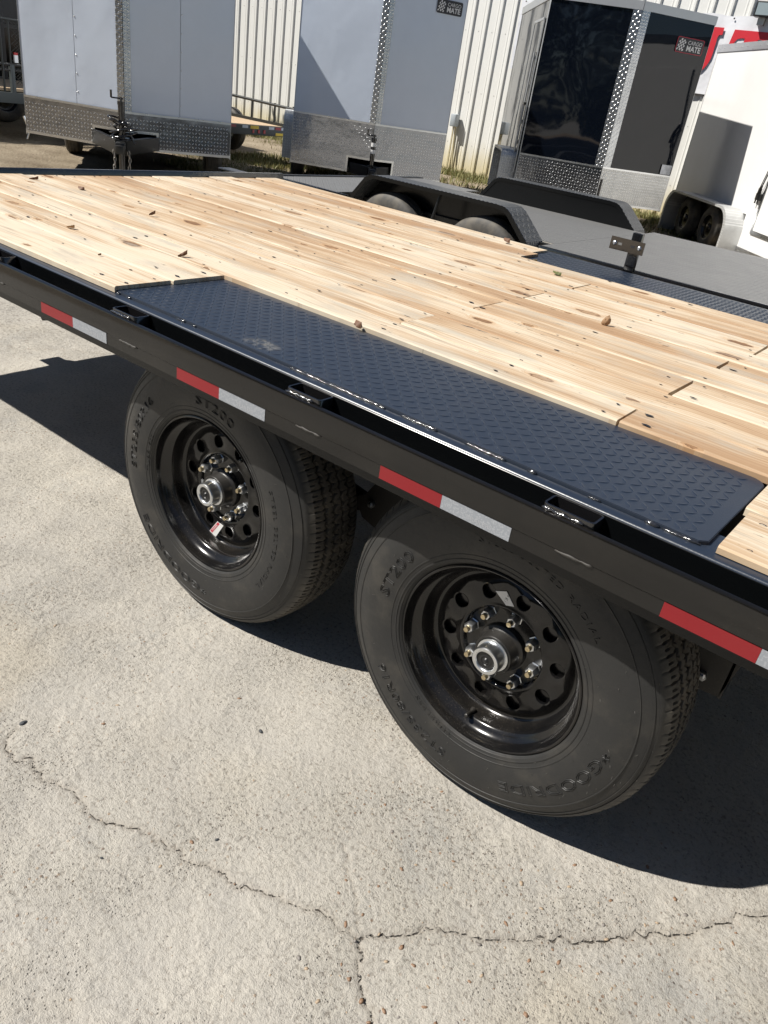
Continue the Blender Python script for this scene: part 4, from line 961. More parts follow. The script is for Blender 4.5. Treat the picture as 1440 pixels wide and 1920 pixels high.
def vnose(name, label, mid, ang, W, p, lat, zb, zg, H, skin, guardL, guardR, seams=True, notch=None, logo_at=None, length=3.6, right_extra=None, red_logo=False, trimw=.07):
    T = thing(name, label, 'trailer', (mid[0], mid[1], 0), R_(ang), 'enclosed trailers parked nose first')
    L = Vector((-W / 2, 0, 0)); N = Vector((lat, -p, 0)); Rr = Vector((W / 2, 0, 0)); Bk = Vector((0, length, 0))
    U = Vector((0, 0, 1))
    for (A, B, gm, sgn) in ((L, N, guardL, -1), (N, Rr, guardR, 1)):
        d = (B - A).normalized(); nrm = Vector((d.y, -d.x, 0)); ln = (B - A).length
        segs = [(0, .53), (.53, 1)] if sgn < 0 else [(0, .5), (.5, 1)]
        if not seams: segs = [(0, 1)]
        for a, b in segs:
            g = .002
            q = [A + d * (ln * a + g) + U * (zg + .002), A + d * (ln * b - g) + U * (zg + .002), A + d * (ln * b - g) + U * (H - .06), A + d * (ln * a + g) + U * (H - .06)]
            # subdivided so the sheet can ripple
            nu, nv = 8, 14; V = []; F = []; rs = random.Random(hash((name, a, sgn)) % 999 if False else int(abs(mid[0]) * 100 + a * 10 + sgn))
            ph = [rs.uniform(0, 6) for _ in range(6)]
            for i in range(nu + 1):
                for j in range(nv + 1):
                    s, t = i / nu, j / nv; e = math.sin(PI * s) * math.sin(PI * t)
                    w_ = (.0035 * math.sin(ph[0] + 5 * s + 4 * t) + .003 * math.sin(ph[1] + 3 * s - 7 * t)) * e
                    V.append(tuple(q[0].lerp(q[1], s) + (q[3] - q[0]) * t + nrm * w_))
            for i in range(nu):
                for j in range(nv): F.append((i * (nv + 1) + j, (i + 1) * (nv + 1) + j, (i + 1) * (nv + 1) + j + 1, i * (nv + 1) + j + 1))
            link('nose_panel', mesh_from('nose_panel', V, F, 180), skin, T)
            if seams and a > 0:
                rv = MB()
                z = zg + .12
                while z < H - .1:
                    c = A + d * (ln * a + .014) + U * z + nrm * .001
                    bm = MB().lathe([(.0065, 0), (.005, -.0028), (.0001, -.004)], 8)
                    rv.add([tuple(c + d * v[0] + U * v[2] - nrm * v[1]) for v in bm.V], bm.F); z += .165
                r_ = rv.build('rivet_row', 'aluminium_trim', T, 50, fix=False)
        # guard with notch next to the nose
        if notch:
            nw, nh = notch
            if sgn < 0: P = [(0, zb), (ln - nw, zb), (ln - nw, zb + nh), (ln, zb + nh), (ln, zg - .002), (0, zg - .002)]
            else: P = [(0, zb + nh), (nw, zb + nh), (nw, zb), (ln, zb), (ln, zg - .002), (0, zg - .002)]
        else: P = [(0, zb), (ln, zb), (ln, zg - .002), (0, zg - .002)]
        go = bpy.data.objects.new('stone_guard', mesh_from('stone_guard', [(u, y, z) for y in (-.004, 0.0) for u, z in P], [tuple(range(len(P))), tuple(range(len(P), 2 * len(P)))[::-1]] + [(i, len(P) + i, len(P) + (i + 1) % len(P), (i + 1) % len(P)) for i in range(len(P))]))
        go.data.materials.append(M[gm]); C.objects.link(go); go.parent = T; go.location = A; go.rotation_euler = (0, 0, math.atan2(d.y, d.x))
        gb = MB(); pit = .036; top_ = zg - .02
        for i in range(int(ln / pit)):
            for j in range(int((top_ - zb - .03) / pit) + 1):
                u = (i + .5) * pit; z = zb + .035 + j * pit
                if z > top_ - .01: continue
                if notch and z < zb + nh + .05 and (ln - u if sgn < 0 else u) < nw + .04: continue
                a_ = PI / 4 if (i + j) % 2 == 0 else -PI / 4; ca, sa = math.cos(a_), math.sin(a_); Vb = []
                for s_, h in ((1, 0.0), (.6, .0030)):
                    for uu, vv in ((-1, 0), (0, -1), (1, 0), (0, 1)): Vb.append((u + uu * .0155 * s_ * ca - vv * .0055 * s_ * sa, -.004 - h, z + uu * .0155 * s_ * sa + vv * .0055 * s_ * ca))
                gb.add(Vb, [(q_, (q_ + 1) % 4, 4 + (q_ + 1) % 4, 4 + q_) for q_ in range(4)] + [(4, 5, 6, 7)])
        gbo = gb.build('raised_tread', 'guard_bump_metal', go, fix=False); gbo['kind'] = 'stuff'
        def strip(name_, mat, u0, u1, z0, z1, l, th=.004, par=T):
            q = [A + d * u0 + U * z0 + nrm * l, A + d * u1 + U * z0 + nrm * l, A + d * u1 + U * z1 + nrm * l, A + d * u0 + U * z1 + nrm * l]
            return poly_obj(name_, mat, par, q, th, nrm)
        strip('guard_trim', 'aluminium_trim', 0, ln, zg - .008, zg + .012, .009)
        strip('bottom_trim', 'aluminium_trim', (0 if sgn < 0 or not notch else notch[0] + .03), (ln if sgn > 0 or not notch else ln - notch[0] - .03), zb - .004, zb + .022, .009)
        if notch:
            nw, nh = notch
            if sgn < 0: strip('notch_trim', 'aluminium_trim', ln - nw - .025, ln - nw, zb - .004, zb + nh + .025, .0095); strip('notch_trim', 'aluminium_trim', ln - nw - .025, ln, zb + nh, zb + nh + .025, .010)
            else: strip('notch_trim', 'aluminium_trim', nw, nw + .025, zb - .004, zb + nh + .025, .0095); strip('notch_trim', 'aluminium_trim', 0, nw + .025, zb + nh, zb + nh + .025, .010)
        # corner and nose trims
        if sgn < 0: u0, u1 = ln - trimw, ln
        else: u0, u1 = 0, trimw
        q = bpy.data.objects.new('nose_trim', mesh_from('nose_trim', [(u, y, z) for y in (-.008, -.003) for u, z in ((u0, zg + .012), (u1, zg + .012), (u1, H - .07), (u0, H - .07))], [(0, 1, 2, 3), (7, 6, 5, 4), (0, 4, 5, 1), (1, 5, 6, 2), (2, 6, 7, 3), (3, 7, 4, 0)]))
        q.data.materials.append(M['nose_trim_metal']); C.objects.link(q); q.parent = T; q.location = A; q.rotation_euler = (0, 0, math.atan2(d.y, d.x))
        strip('roof_cap', 'aluminium_dull', -.01 if sgn < 0 else 0, ln + (.01 if sgn > 0 else 0), H - .085, H + .01, .012, .02)
        if logo_at and sgn > 0:
            c = A + d * (ln * logo_at[0]) + U * logo_at[1] + nrm * .0085
            logo(T, c, d, U, nrm, logo_at[2], red_logo)
    # sides, back, roof, floor
    for (A, s) in ((L, -1), (Rr, 1)):
        n_ = Vector((s, 0, 0)); q = [A + U * zb, A + Bk + U * zb, A + Bk + U * (H - .06), A + U * (H - .06)]
        poly_obj('side_wall', skin, T, q, .02, n_)
        poly_obj('corner_trim', 'aluminium_dull', T, [v + n_ * .004 for v in (A + Vector((0, -.004, zb)), A + Vector((0, .075, zb)), A + Vector((0, .075, H - .06)), A + Vector((0, -.004, H - .06)))], .004, n_)
        poly_obj('roof_cap', 'aluminium_dull', T, [v + n_ * .012 for v in (A + U * (H - .085), A + Bk + U * (H - .085), A + Bk + U * (H + .01), A + U * (H + .01))], .02, n_)
        poly_obj('side_sill', 'aluminium_trim', T, [v + n_ * .008 for v in (A + U * (zb - .02), A + Bk + U * (zb - .02), A + Bk + U * (zb + .04), A + U * (zb + .04))], .006, n_)
    poly_obj('rear_wall', skin, T, [L + Bk + U * zb, Rr + Bk + U * zb, Rr + Bk + U * H, L + Bk + U * H], .02, (0, 1, 0))
    poly_obj('roof', 'aluminium_dull', T, [L + U * H, N + U * H, Rr + U * H, Rr + Bk + U * H, L + Bk + U * H], .03, (0, 0, 1))
    poly_obj('floor', 'frame_black', T, [L * .98 + U * (zb + .05), N * .98 + U * (zb + .05), Rr * .98 + U * (zb + .05), Rr * .98 + Bk + U * (zb + .05), L * .98 + Bk + U * (zb + .05)], .05, (0, 0, 1))
    return T
def tongue(T, lat, p, zb, ext, jack_h, mat='frame_black', chains=True, drop=0.0):
    z0, z1 = zb + .0, zb + .13; tip = Vector((lat, -p - ext, 0))
    mb = MB()
    for s in (-1, 1):
        a = Vector((lat + s * .42, -p + .42, 0)); d = (tip + Vector((s * .03, 0, 0)) - a).normalized(); n = Vector((d.y, -d.x, 0)) * .025
        q = [a - n, a + n, tip + Vector((s * .03, 0, 0)) + n, tip + Vector((s * .03, 0, 0)) - n]
        mb.add([(v.x, v.y, z) for z in (z0, z1) for v in q], [(0, 1, 2, 3), (7, 6, 5, 4), (0, 4, 5, 1), (1, 5, 6, 2), (2, 6, 7, 3), (3, 7, 4, 0)])
    t = mb.build('tongue', mat, T, fix=False)
    cp = MB(); cp.box(lat - .045, lat + .045, tip.y - .16, tip.y + .06, z0 + .04, z1 - .01, .015); cp.lathe([(.05, -.03), (.055, .0), (.05, .035), (.0001, .045)], 16, 'z', (lat, tip.y - .16, z0 + .06)); cp.build('coupler', mat, t, 45)
    j = MB(); jy = tip.y + .14
    j.tube([(lat, jy, zb - .22), (lat, jy, z1 + jack_h)], .03, 14); j.tube([(lat, jy, z1 + jack_h), (lat, jy, z1 + jack_h + .03)], .036, 14)
    j.tube([(lat, jy, z1 + jack_h + .03), (lat, jy, z1 + jack_h + .07)], .010, 8); j.tube([(lat - .09, jy, z1 + jack_h + .055), (lat + .02, jy, z1 + jack_h + .055)], .007, 8); j.tube([(lat - .09, jy, z1 + jack_h + .055), (lat - .09, jy - .01, z1 + jack_h + .12)], .010, 8)
    j.box(lat - .07, lat + .07, jy - .06, jy + .06, z1 + .002, z1 + .012)
    jo = j.build('jack', 'black_gloss_paint', t, 45)
    if chains:
        for s in (-1, 1):
            c = MB(); x = lat + s * .07; y = tip.y + .0
            for i in range(13):
                z = z0 + .02 - i * .033 * (1 if i < 11 else .6); ang = (i % 2) * PI / 2 + .3; pts = [(.011 * math.cos(q), .023 * math.sin(q)) for q in np.linspace(0, 2 * PI, 11)]
                c.tube([(x + u * math.cos(ang) + .01 * math.sin(i * .7), y + u * math.sin(ang), z + v) for u, v in pts], .0048, 6, cap=False)
            c.build('safety_chain', 'zinc_dull', t, 60)
    return t, jy, z1
simple('zinc_dull', (.40, .38, .35), .45, .9)
# T1 : left
a1 = 51.387
T1 = vnose('enclosed_trailer', 'silver white enclosed trailer at the left with a cable wound round its tongue jack', (-7.4015, 4.395), a1, 2.117, .43, -.037, .44, .785, 2.83, 'silver_trailer_skin', 'stone_guard_metal', 'stone_guard_metal', True, (.33, .16))
t1t, jy, z1_ = tongue(T1, -.037, .43, .45, .62, .30)
cb = MB(); rr_ = random.Random(4)
for q in range(6):
    z = z1_ + .02 + q * .028; R0 = .045 + .035 * (q % 3) * .7 + .02 * (5 - q) * .5
    cb.tube([(-.037 + (R0 + rr_.uniform(-.01, .02)) * math.cos(a) * 1.0 + .02 * math.sin(q), jy + R0 * math.sin(a) * .8, z + .03 * math.sin(a * 1 + q) + rr_.uniform(-.006, .006)) for a in np.linspace(0, 2 * PI, 14)], .0085, 7, cap=False)
cb.tube([(-.03 + .12 * t, jy - .05, z1_ + .14 - .12 * t + .05 * math.sin(t * 5)) for t in np.linspace(0, 1.1, 10)], .0085, 7)
cb.build('coiled_cable', 'black_gloss_paint', t1t, 60)
small_wheel(T1, (1.0, .85, .345), PI / 2)
small_wheel(T1, (1.0, 1.75, .345), PI / 2)
small_wheel(T1, (-.98, 2.45, .345), -PI / 2)
MB().tube([(-1.05, .12, .44), (-1.10, .12, .58)], .012, 8).tube([(-1.05, .12, .44), (-1.08, .12, .36)], .010, 8).build('stabiliser_leg', 'aluminium_trim', T1, 50)
# T2 : middle
T2 = vnose('enclosed_trailer', 'silver white enclosed trailer in the middle with a small black badge near its top', (-6.583, 7.4805), 44.338, 2.02, .30, .02, .35, .945, 2.66, 'silver_trailer_skin', 'stone_guard_metal', 'stone_guard_metal', False, (.30, .17), logo_at=(.77, 2.33, .35))
tongue(T2, .02, .30, .34, .30, .30, chains=False)
tt = bpy.data.objects['tongue.001'] if 'tongue.001' in bpy.data.objects else None
for z in (.70, .62): MB().tube([(.02, -.30 - .30 + .14, z), (.02, -.30 - .30 + .14, z + .045)], .0312, 14).build('jack_band', 'sticker_white', tt or T2, 50)
small_wheel(T2, (-1.0, 1.2, .345), -PI / 2); small_wheel(T2, (1.0, 1.2, .345), PI / 2); small_wheel(T2, (-1.0, 2.1, .345), -PI / 2)
def side_fender(T, x, y0, y1, z0, z1, dep, mat, sgn):
    mb = MB(); r = .10; pts = [(y0, z0), (y0, z1 - r)] + [(y0 + r - r * math.cos(a), z1 - r + r * math.sin(a)) for a in np.linspace(.2, PI / 2, 5)] + [(y1 - r + r * math.sin(a), z1 - r + r * math.cos(a)) for a in np.linspace(0, PI / 2 - .2, 5)] + [(y1, z1 - r), (y1, z0)]
    n = len(pts); inn = [(y0 + (y - y0) * .96 + (y1 - y0) * .02, z - .035) if z > z0 + .02 else (y0 + (y - y0) * .96 + (y1 - y0) * .02, z) for y, z in pts]
    V = [(x, y, z) for y, z in pts] + [(x + sgn * dep, y, z) for y, z in pts] + [(x + sgn * dep, y, z) for y, z in inn] + [(x, y, z) for y, z in inn]
    for i in range(n - 1):
        for a, b in ((0, 1), (1, 2), (2, 3)): mb.F.append((a * n + i, a * n + i + 1, b * n + i + 1, b * n + i))
    mb.V = V; return mb.build('fender', mat, T, 30)
side_fender(T2, -1.01, .95, 2.5, .30, .86, .13, 'bright_tread_metal', -1)
# T3 : black
L3, R3 = Vector((-5.134, 8.944, 0)), Vector((-3.479, 10.231, 0)); m3 = (L3 + R3) / 2
T3 = vnose('enclosed_trailer', 'glossy black enclosed trailer with bright diamond plate guard, nose strip and a red outlined badge', (m3.x, m3.y), 37.87, 2.0965, .30, .03, .41, .85, 2.71, 'black_trailer_skin', 'stone_guard_metal', 'bright_tread_metal', False, None, logo_at=(.74, 2.36, .40), red_logo=True, trimw=.11, length=2.6)  # right guard in brighter metal than left: reflected wall light put into colour
MB().tube([(.03, -.30 - .12, .50), (.03, -.30 - .12, .72)], .018, 10).build('jack', 'black_gloss_paint', T3, 50)
MB().box(-.01, .07, -.46, -.31, .44, .50, .004).build('coupler', 'black_gloss_paint', T3)
poly_obj('small_sticker', 'stone_guard_metal', T3, [(.88, -.068, .87), (1.03, -.026, .87), (1.03, -.026, .99), (.88, -.068, .99)], .003, (.25, -1, 0))
side_fender(T3, -1.05, .22, 1.15, .30, .87, .22, 'bright_tread_metal', -1)
small_wheel(T3, (-1.04, .72, .345), -PI / 2)
dr = MB().box(-1.072, -1.066, .12, .86, .62, 2.40).build('side_door', 'black_trailer_skin', T3)
for y in (.10, .86): MB().box(-1.078, -1.064, y, y + .03, .60, 2.42).build('door_trim', 'aluminium_dull', dr)
MB().box(-1.078, -1.064, .10, .89, 2.40, 2.43).build('door_trim', 'aluminium_dull', dr)
MB().tube([(-1.09, .26, .85), (-1.09, .26, 2.05)], .013, 8).build('lock_bar', 'aluminium_dull', dr, 50)
MB().box(-1.105, -1.08, .18, .34, 1.43, 1.46).build('door_handle', 'frame_black', dr)
for z in (.95, 1.20, 1.62, 1.95): MB().box(-1.095, -1.075, .235, .285, z, z + .05).build('bar_bracket', 'aluminium_trim', dr)
# T4 : white, side on
b4 = Vector((-4.047, 12.319, 0)); d4 = Vector((.6518, -.7584, 0))
T4 = thing('enclosed_trailer', 'white enclosed trailer seen side on at the right edge, half in shadow, with polished fender', 'trailer', (b4.x, b4.y, 0), math.atan2(d4.y, d4.x), 'enclosed trailers parked nose first')
# local x runs towards the camera along the wall, local -y is the visible side
z4, H4 = .12, 2.60
poly_obj('side_wall', 'white_trailer_skin', T4, [(0, 0, z4 + .05), (5.0, 0, z4 + .05), (5.0, 0, H4 - .05), (0, 0, H4 - .05)], .03, (0, -1, 0))
poly_obj('roof_rail', 'aluminium_trim', T4, [(-.01, -.012, H4 - .09), (5.0, -.012, H4 - .09), (5.0, -.012, H4 + .01), (-.01, -.012, H4 + .01)], .05, (0, -1, 0))
poly_obj('sill_rail', 'aluminium_trim', T4, [(0, -.012, z4 - .04), (5.0, -.012, z4 - .04), (5.0, -.012, z4 + .06), (0, -.012, z4 + .06)], .03, (0, -1, 0))
rv = MB()
for i in range(26): b = MB().lathe([(.008, 0), (.006, -.004), (.0001, -.005)], 8); rv.add([(v[0] + .06 + i * .19, v[1] - .012, v[2] + H4 - .04) for v in b.V], b.F); rv.add([(v[0] + .06 + i * .19, v[1] - .012, v[2] + z4 + .01) for v in b.V], b.F)
rv.build('rivet_row', 'aluminium_dull', T4, 50, fix=False)
poly_obj('rear_wall', 'white_trailer_skin', T4, [(0, 0, z4), (0, 2.2, z4), (0, 2.2, H4), (0, 0, H4)], .03, (-1, 0, 0))
poly_obj('front_wall', 'white_trailer_skin', T4, [(5, 0, z4), (5, 2.2, z4), (5, 2.2, H4), (5, 0, H4)], .03, (1, 0, 0))
poly_obj('far_wall', 'white_trailer_skin', T4, [(0, 2.2, z4), (5, 2.2, z4), (5, 2.2, H4), (0, 2.2, H4)], .03, (0, 1, 0))
poly_obj('roof', 'aluminium_dull', T4, [(0, 0, H4), (5, 0, H4), (5, 2.2, H4), (0, 2.2, H4)], .03, (0, 0, 1))
poly_obj('floor', 'frame_black', T4, [(0, 0.02, z4 + .1), (5, 0.02, z4 + .1), (5, 2.18, z4 + .1), (0, 2.18, z4 + .1)], .05, (0, 0, 1))
def arch(x0, x1, z0, z1, dep, r):
    pts = [(x0, z0)] + [(x0 + r * (1 - math.cos(a)), z1 - r + r * math.sin(a)) for a in np.linspace(0, PI / 2, 8)] + [(x1 - r * (1 - math.sin(a)), z1 - r + r * math.cos(a)) for a in np.linspace(0, PI / 2, 8)] + [(x1, z0)]
    n = len(pts); cx = (x0 + x1) / 2
    inn = [(x + (cx - x) * .05, z - .03 if z > z0 else z) for x, z in pts]; mb = MB()
    mb.V = [(x, 0, z) for x, z in pts] + [(x, -dep, z) for x, z in pts] + [(x, -dep, z) for x, z in inn] + [(x, -.0, z) for x, z in inn]
    for i in range(n - 1):
        for a, b in ((0, 1), (1, 2), (2, 3)): mb.F.append((a * n + i, a * n + i + 1, b * n + i + 1, b * n + i))
    return mb
ARX0, ARX1 = .35, 2.62
f4 = arch(ARX0, ARX1, .02, .62, .26, .28).build('fender', 'bright_tread_metal', T4, 30)
MB().box(ARX0 + .03, ARX1 - .05, -.004, -.001, .02, .58).build('wheel_well', 'frame_black', f4)
for x in (.98, 1.85): small_wheel(T4, (x, -.16, .28), 0.0, .84, 'deep_black')  # rims in deeper black: the shade under the fender put into their colour
# door frame and hold-back on the wall
MB().box(2.86, 2.90, -.016, -.001, .42, 2.2).build('door_trim', 'aluminium_trim', T4)
MB().box(2.86, 4.0, -.017, -.001, .38, .42).build('door_trim', 'aluminium_trim', T4)
sd = MB().box(2.905, 4.0, -.012, -.001, .425, 2.2).build('side_door', 'white_trailer_skin', T4)
MB().tube([(2.80, -.05, .86), (2.94, -.05, 1.32)], .008, 8).tube([(2.76, -.05, .84), (2.89, -.05, 1.28)], .006, 8).tube([(2.74, -.03, .80), (2.84, -.06, .95)], .016, 8).build('door_holdback', 'frame_black', T4, 50)
MB().box(2.74, 2.86, -.05, -.001, .78, .86, .004).tube([(2.76, -.04, .74), (2.76, -.04, .92)], .010, 8).tube([(2.82, -.04, .74), (2.82, -.04, .92)], .010, 8).build('door_latch', 'frame_black', T4, 50)
MB().tube([(2.87, -.05, 1.50), (2.93, -.05, 1.40), (2.95, -.05, 1.25)], .02, 8).build('door_handle', 'frame_black', T4, 50)

# ================================================================== building
B = thing('metal_building', 'off-white corrugated steel building wall behind the parked trailers', 'building', (-20, 13.6, 0))
PITCH = .305; prof = [(0, 0), (.150, 0), (.158, -.006), (.172, -.006), (.180, 0), (.215, 0), (.232, -.036), (.268, -.036), (.285, 0), (.305, 0)]
P = []
for j in range(3): P += [(u + j * PITCH, v) for u, v in (prof if j == 0 else prof[1:])]
n = len(P); V = [(u, v, z) for z in (0.02, 5.2) for u, v in P]; F = [(i, i + 1, n + i + 1, n + i) for i in range(n - 1)]
wm = mesh_from('wall_panel', V, F); wm.materials.append(M['wall_steel'])
for k in range(26):
    link('wall_panel', wm, None, B, (3.4 + k * .915, -.0015 * (k % 2), 0))
MB().box(3.3, 27.3, .02, 8, 0, 5.2).build('building_body', 'aluminium_dull', B)
MB().box(3.2, 27.4, -.08, 8.1, 5.2, 5.35).build('roof_edge', 'wall_steel', B)
sc = MB()
for k in range(78):
    for z in (.55, 1.5, 2.55, 3.6):
        b = MB().lathe([(.008, 0), (.006, -.006), (.0001, -.007)], 6); sc.add([(v[0] + 3.4 + k * PITCH + .105, v[1], v[2] + z) for v in b.V], b.F)
o = sc.build('wall_screw', 'zinc_dull', B, fix=False); o['kind'] = 'stuff'
# banner
bn = thing('banner', 'white vinyl banner with large red serif letters hung on the corrugated wall', 'banner', (0, 13.545, 0))
def rect(a, b, c, d): return [(a, c), (b, c), (b, d), (a, d)]
bv = MB(); nx_, nz_ = 30, 8; x0, x1, zA, zB = -8.3, -3.62, 2.0, 3.13
bv.V = [(x0 + (x1 - x0) * i / nx_, .010 * math.sin(i * 2.1) + .006 * math.sin(j * 1.7 + i), zA + (zB - zA) * j / nz_ - (.012 * math.sin(i * 1.57) if j == nz_ else 0)) for i in range(nx_ + 1) for j in range(nz_ + 1)]
bv.F = [(i * (nz_ + 1) + j, (i + 1) * (nz_ + 1) + j, (i + 1) * (nz_ + 1) + j + 1, i * (nz_ + 1) + j + 1) for i in range(nx_) for j in range(nz_)]
bv.build('banner_sheet', 'banner_vinyl', bn, 180, fix=False)
def letter(poly):
    n = len(poly); me = mesh_from('banner_letter', [(u, -.022, v) for u, v in poly] + [(u, -.019, v) for u, v in poly], [tuple(range(n)), tuple(range(n, 2 * n))[::-1]] + [(i, (i + 1) % n, n + (i + 1) % n, n + i) for i in range(n)])
    bm = bmesh.new(); bm.from_mesh(me); bmesh.ops.triangulate(bm, faces=[f for f in bm.faces if len(f.verts) > 4]); bm.to_mesh(me); bm.free(); return link('banner_letter', me, 'banner_red', bn)
# U : outer bowl and inner bowl
cx, ro, ri, zt, zc = -4.99, .465, .255, 2.955, 2.58
outer = [(cx - ro, zc)] + [(cx + ro * math.cos(a), zc + .40 * math.sin(a)) for a in np.linspace(PI, 2 * PI, 20)] + [(cx + ro, zc)]
inner = [(cx + ri, zc)] + [(cx + ri * math.cos(a), zc + .27 * math.sin(a)) for a in np.linspace(2 * PI, PI, 20)] + [(cx - ri, zc)]
ser = lambda a, b, dirn: None
poly = [(cx - ro - .06, zt), (cx - ro - .06, zt - .10), (cx - ro, zt - .13)] + outer[1:-1] + [(cx + ro, zt - .14), (cx + ro + .015, zt - .105), (cx + ro + .065, zt - .10), (cx + ro + .065, zt), (cx + ri - .07, zt), (cx + ri - .07, zt - .10), (cx + ri, zt - .13)] + inner[1:-1] + [(cx - ri, zt - .13), (cx - ri + .07, zt - .10), (cx - ri + .07, zt)]
letter(poly)
tx = -3.985
letter([(tx - .30, zt - .012), (tx + .30, zt - .012), (tx + .33, zt - .22), (tx + .27, zt - .22), (tx + .22, zt - .14), (tx + .16, zt - .12), (tx + .105, zt - .12), (tx + .105, zt - .75), (tx + .18, zt - .80), (tx - .18, zt - .80), (tx - .105, zt - .75), (tx - .105, zt - .12), (tx - .16, zt - .12), (tx - .22, zt - .14), (tx - .27, zt - .22), (tx - .33, zt - .22)])
gr = MB()
for x in (-4.35, -5.6, -6.9, -8.2, -3.66): gr.lathe([(.0001, -.03), (.008, -.029), (.013, -.024), (.013, -.018)], 12, 'y', (x, 0, 3.09))
gr.build('grommet', 'print_dark', bn, 50)
wl = thing('wall_light', 'boxy wall light with a pale glass face high on the corrugated wall above the banner', 'light fixture', (-3.86, 13.5, 3.22))
MB().box(-.17, .30, -.14, .02, -.10, .11, .01).build('housing', 'frame_black', wl, 40)
MB().box(-.14, .27, -.146, -.139, -.075, .085).build('lens', 'lamp_lens', wl)
MB().box(-.10, .0, -.05, .02, -.20, -.10).build('mount', 'zinc_dull', wl)
eb = thing('electrical_box', 'small grey rounded electrical box on the wall with a conduit down to the grass', 'utility box', (-9.31, 13.5, .96))
MB().box(-.065, .065, -.10, .06, -.115, .115, .02).build('housing', 'grey_plastic', eb, 40)
MB().tube([(.03, 0, -.11), (.04, .02, -.5), (.10, .03, -.98)], .018, 8).build('conduit', 'wall_steel', eb, 50)
MB().tube([(-.02, .01, -.11), (-.02, .01, -.9)], .014, 8).build('conduit', 'wall_steel', eb, 50)

# ================================================================== utility trailer between the left two
ut = thing('utility_trailer', 'low wood floored utility trailer with black pipe rail, between the two silver trailers', 'trailer', (0, 0, 0))
for k in range(11):
    y = 7.22 + k * .153; MB().box(-12.6, -9.62, y, y + .147, .52, .555).build('plank', 'old_plank', ut)
MB().box(-9.62, -9.55, 7.2, 8.93, .41, .55, .004).build('rear_bumper', 'utility_frame', ut)
for y in (7.2, 8.9): MB().box(-12.6, -9.62, y, y + .04, .42, .60).build('side_rail', 'utility_frame', ut)
pr = MB(); pr.tube([(-12.6, 8.92, .92), (-9.4, 8.92, .84)], .022, 8)
for x in (-12.2, -11.5, -10.95, -10.4, -9.85, -9.42): pr.tube([(x, 8.92, .56), (x, 8.92, .88)], .017, 8)
pr.build('pipe_rail', 'utility_frame', ut, 50)
for y0_, m_ in ((7.95, 'tape_white'), (8.52, 'tape_white'), (8.67, 'tape_red'), (8.80, 'tape_white'), (7.7, 'tape_red')): MB().box(-9.549, -9.547, y0_, y0_ + .12, .505, .545).build('reflective_tape', m_, ut)
for y0_ in (8.12, 8.68): MB().box(-9.549, -9.547, y0_, y0_ + .18, .50 if y0_ < 8.5 else .42, .545 if y0_ < 8.5 else .46).build('yellow_label', 'label_yellow', ut)
for y0_ in (8.16, 8.28, 8.40): MB().box(-9.549, -9.54, y0_, y0_ + .04, .44, .49).build('marker_light', 'light_red', ut)
small_wheel(ut, (-11.1, 8.98, .34)); small_wheel(ut, (-11.1, 7.15, .34))
# black trailer with mesh gate, far left
bt = thing('mesh_gate_trailer', 'dark utility trailer with an upright mesh ramp gate at the far left edge', 'trailer')
MB().box(-11.05, -10.98, 1.5, 6.2, .46, .59).build('frame_rail', 'utility_rail_grey', bt)
for k in range(9): MB().box(-12.9 + k * .2, -12.71 + k * .2, 1.5, 6.2, .60, .635).build('plank', 'old_plank', bt)
for y in (2.2, 3.4, 4.3, 5.03, 5.9): MB().box(-11.04, -10.99, y, y + .06, .59, .93).build('post', 'utility_rail_grey', bt)
MB().tube([(-11.01, 1.5, .93), (-11.01, 6.2, .93)], .02, 8).tube([(-11.01, 1.5, .86), (-11.01, 6.2, .86)], .012, 8).build('side_pipe', 'frame_black', bt, 50)
mg = MB(); mg.tube([(-11.0, 4.93, .6), (-11.0, 4.93, 1.46)], .016, 8); mg.tube([(-11.0, 4.93, 1.46), (-11.0, 6.1, 1.46)], .014, 8); mg.tube([(-11.0, 5.05, .6), (-11.0, 5.05, 1.46)], .012, 8)
g_ = mg.build('gate_frame', 'utility_frame', bt, 50)
ms = MB()
for k in range(46):
    for s in (-1, 1):
        y0_ = 5.06 + (k - 20) * .05; a = (y0_ if s > 0 else y0_ + 1.0, .70); b = (y0_ + .9 if s > 0 else y0_ + .1, 1.45)
        pts = []
        for t in np.linspace(0, 1, 9):
            y = a[0] + (b[0] - a[0]) * t; z = a[1] + (b[1] - a[1]) * t
            if 5.06 <= y <= 6.1: pts.append((-11.0, y, z))
        if len(pts) > 1: ms.tube([pts[0], pts[-1]], .0035, 4)
m_ = ms.build('gate_mesh', 'utility_frame', g_, fix=False); m_['kind'] = 'stuff'
MB().box(-10.98, -10.95, 5.08, 5.13, .96, 1.05).build('tail_light', 'sticker_white', bt); MB().box(-10.98, -10.95, 5.08, 5.13, 1.05, 1.08).build('tail_light', 'light_red', bt)
small_wheel(bt, (-11.05, 3.7, .34), PI / 2)

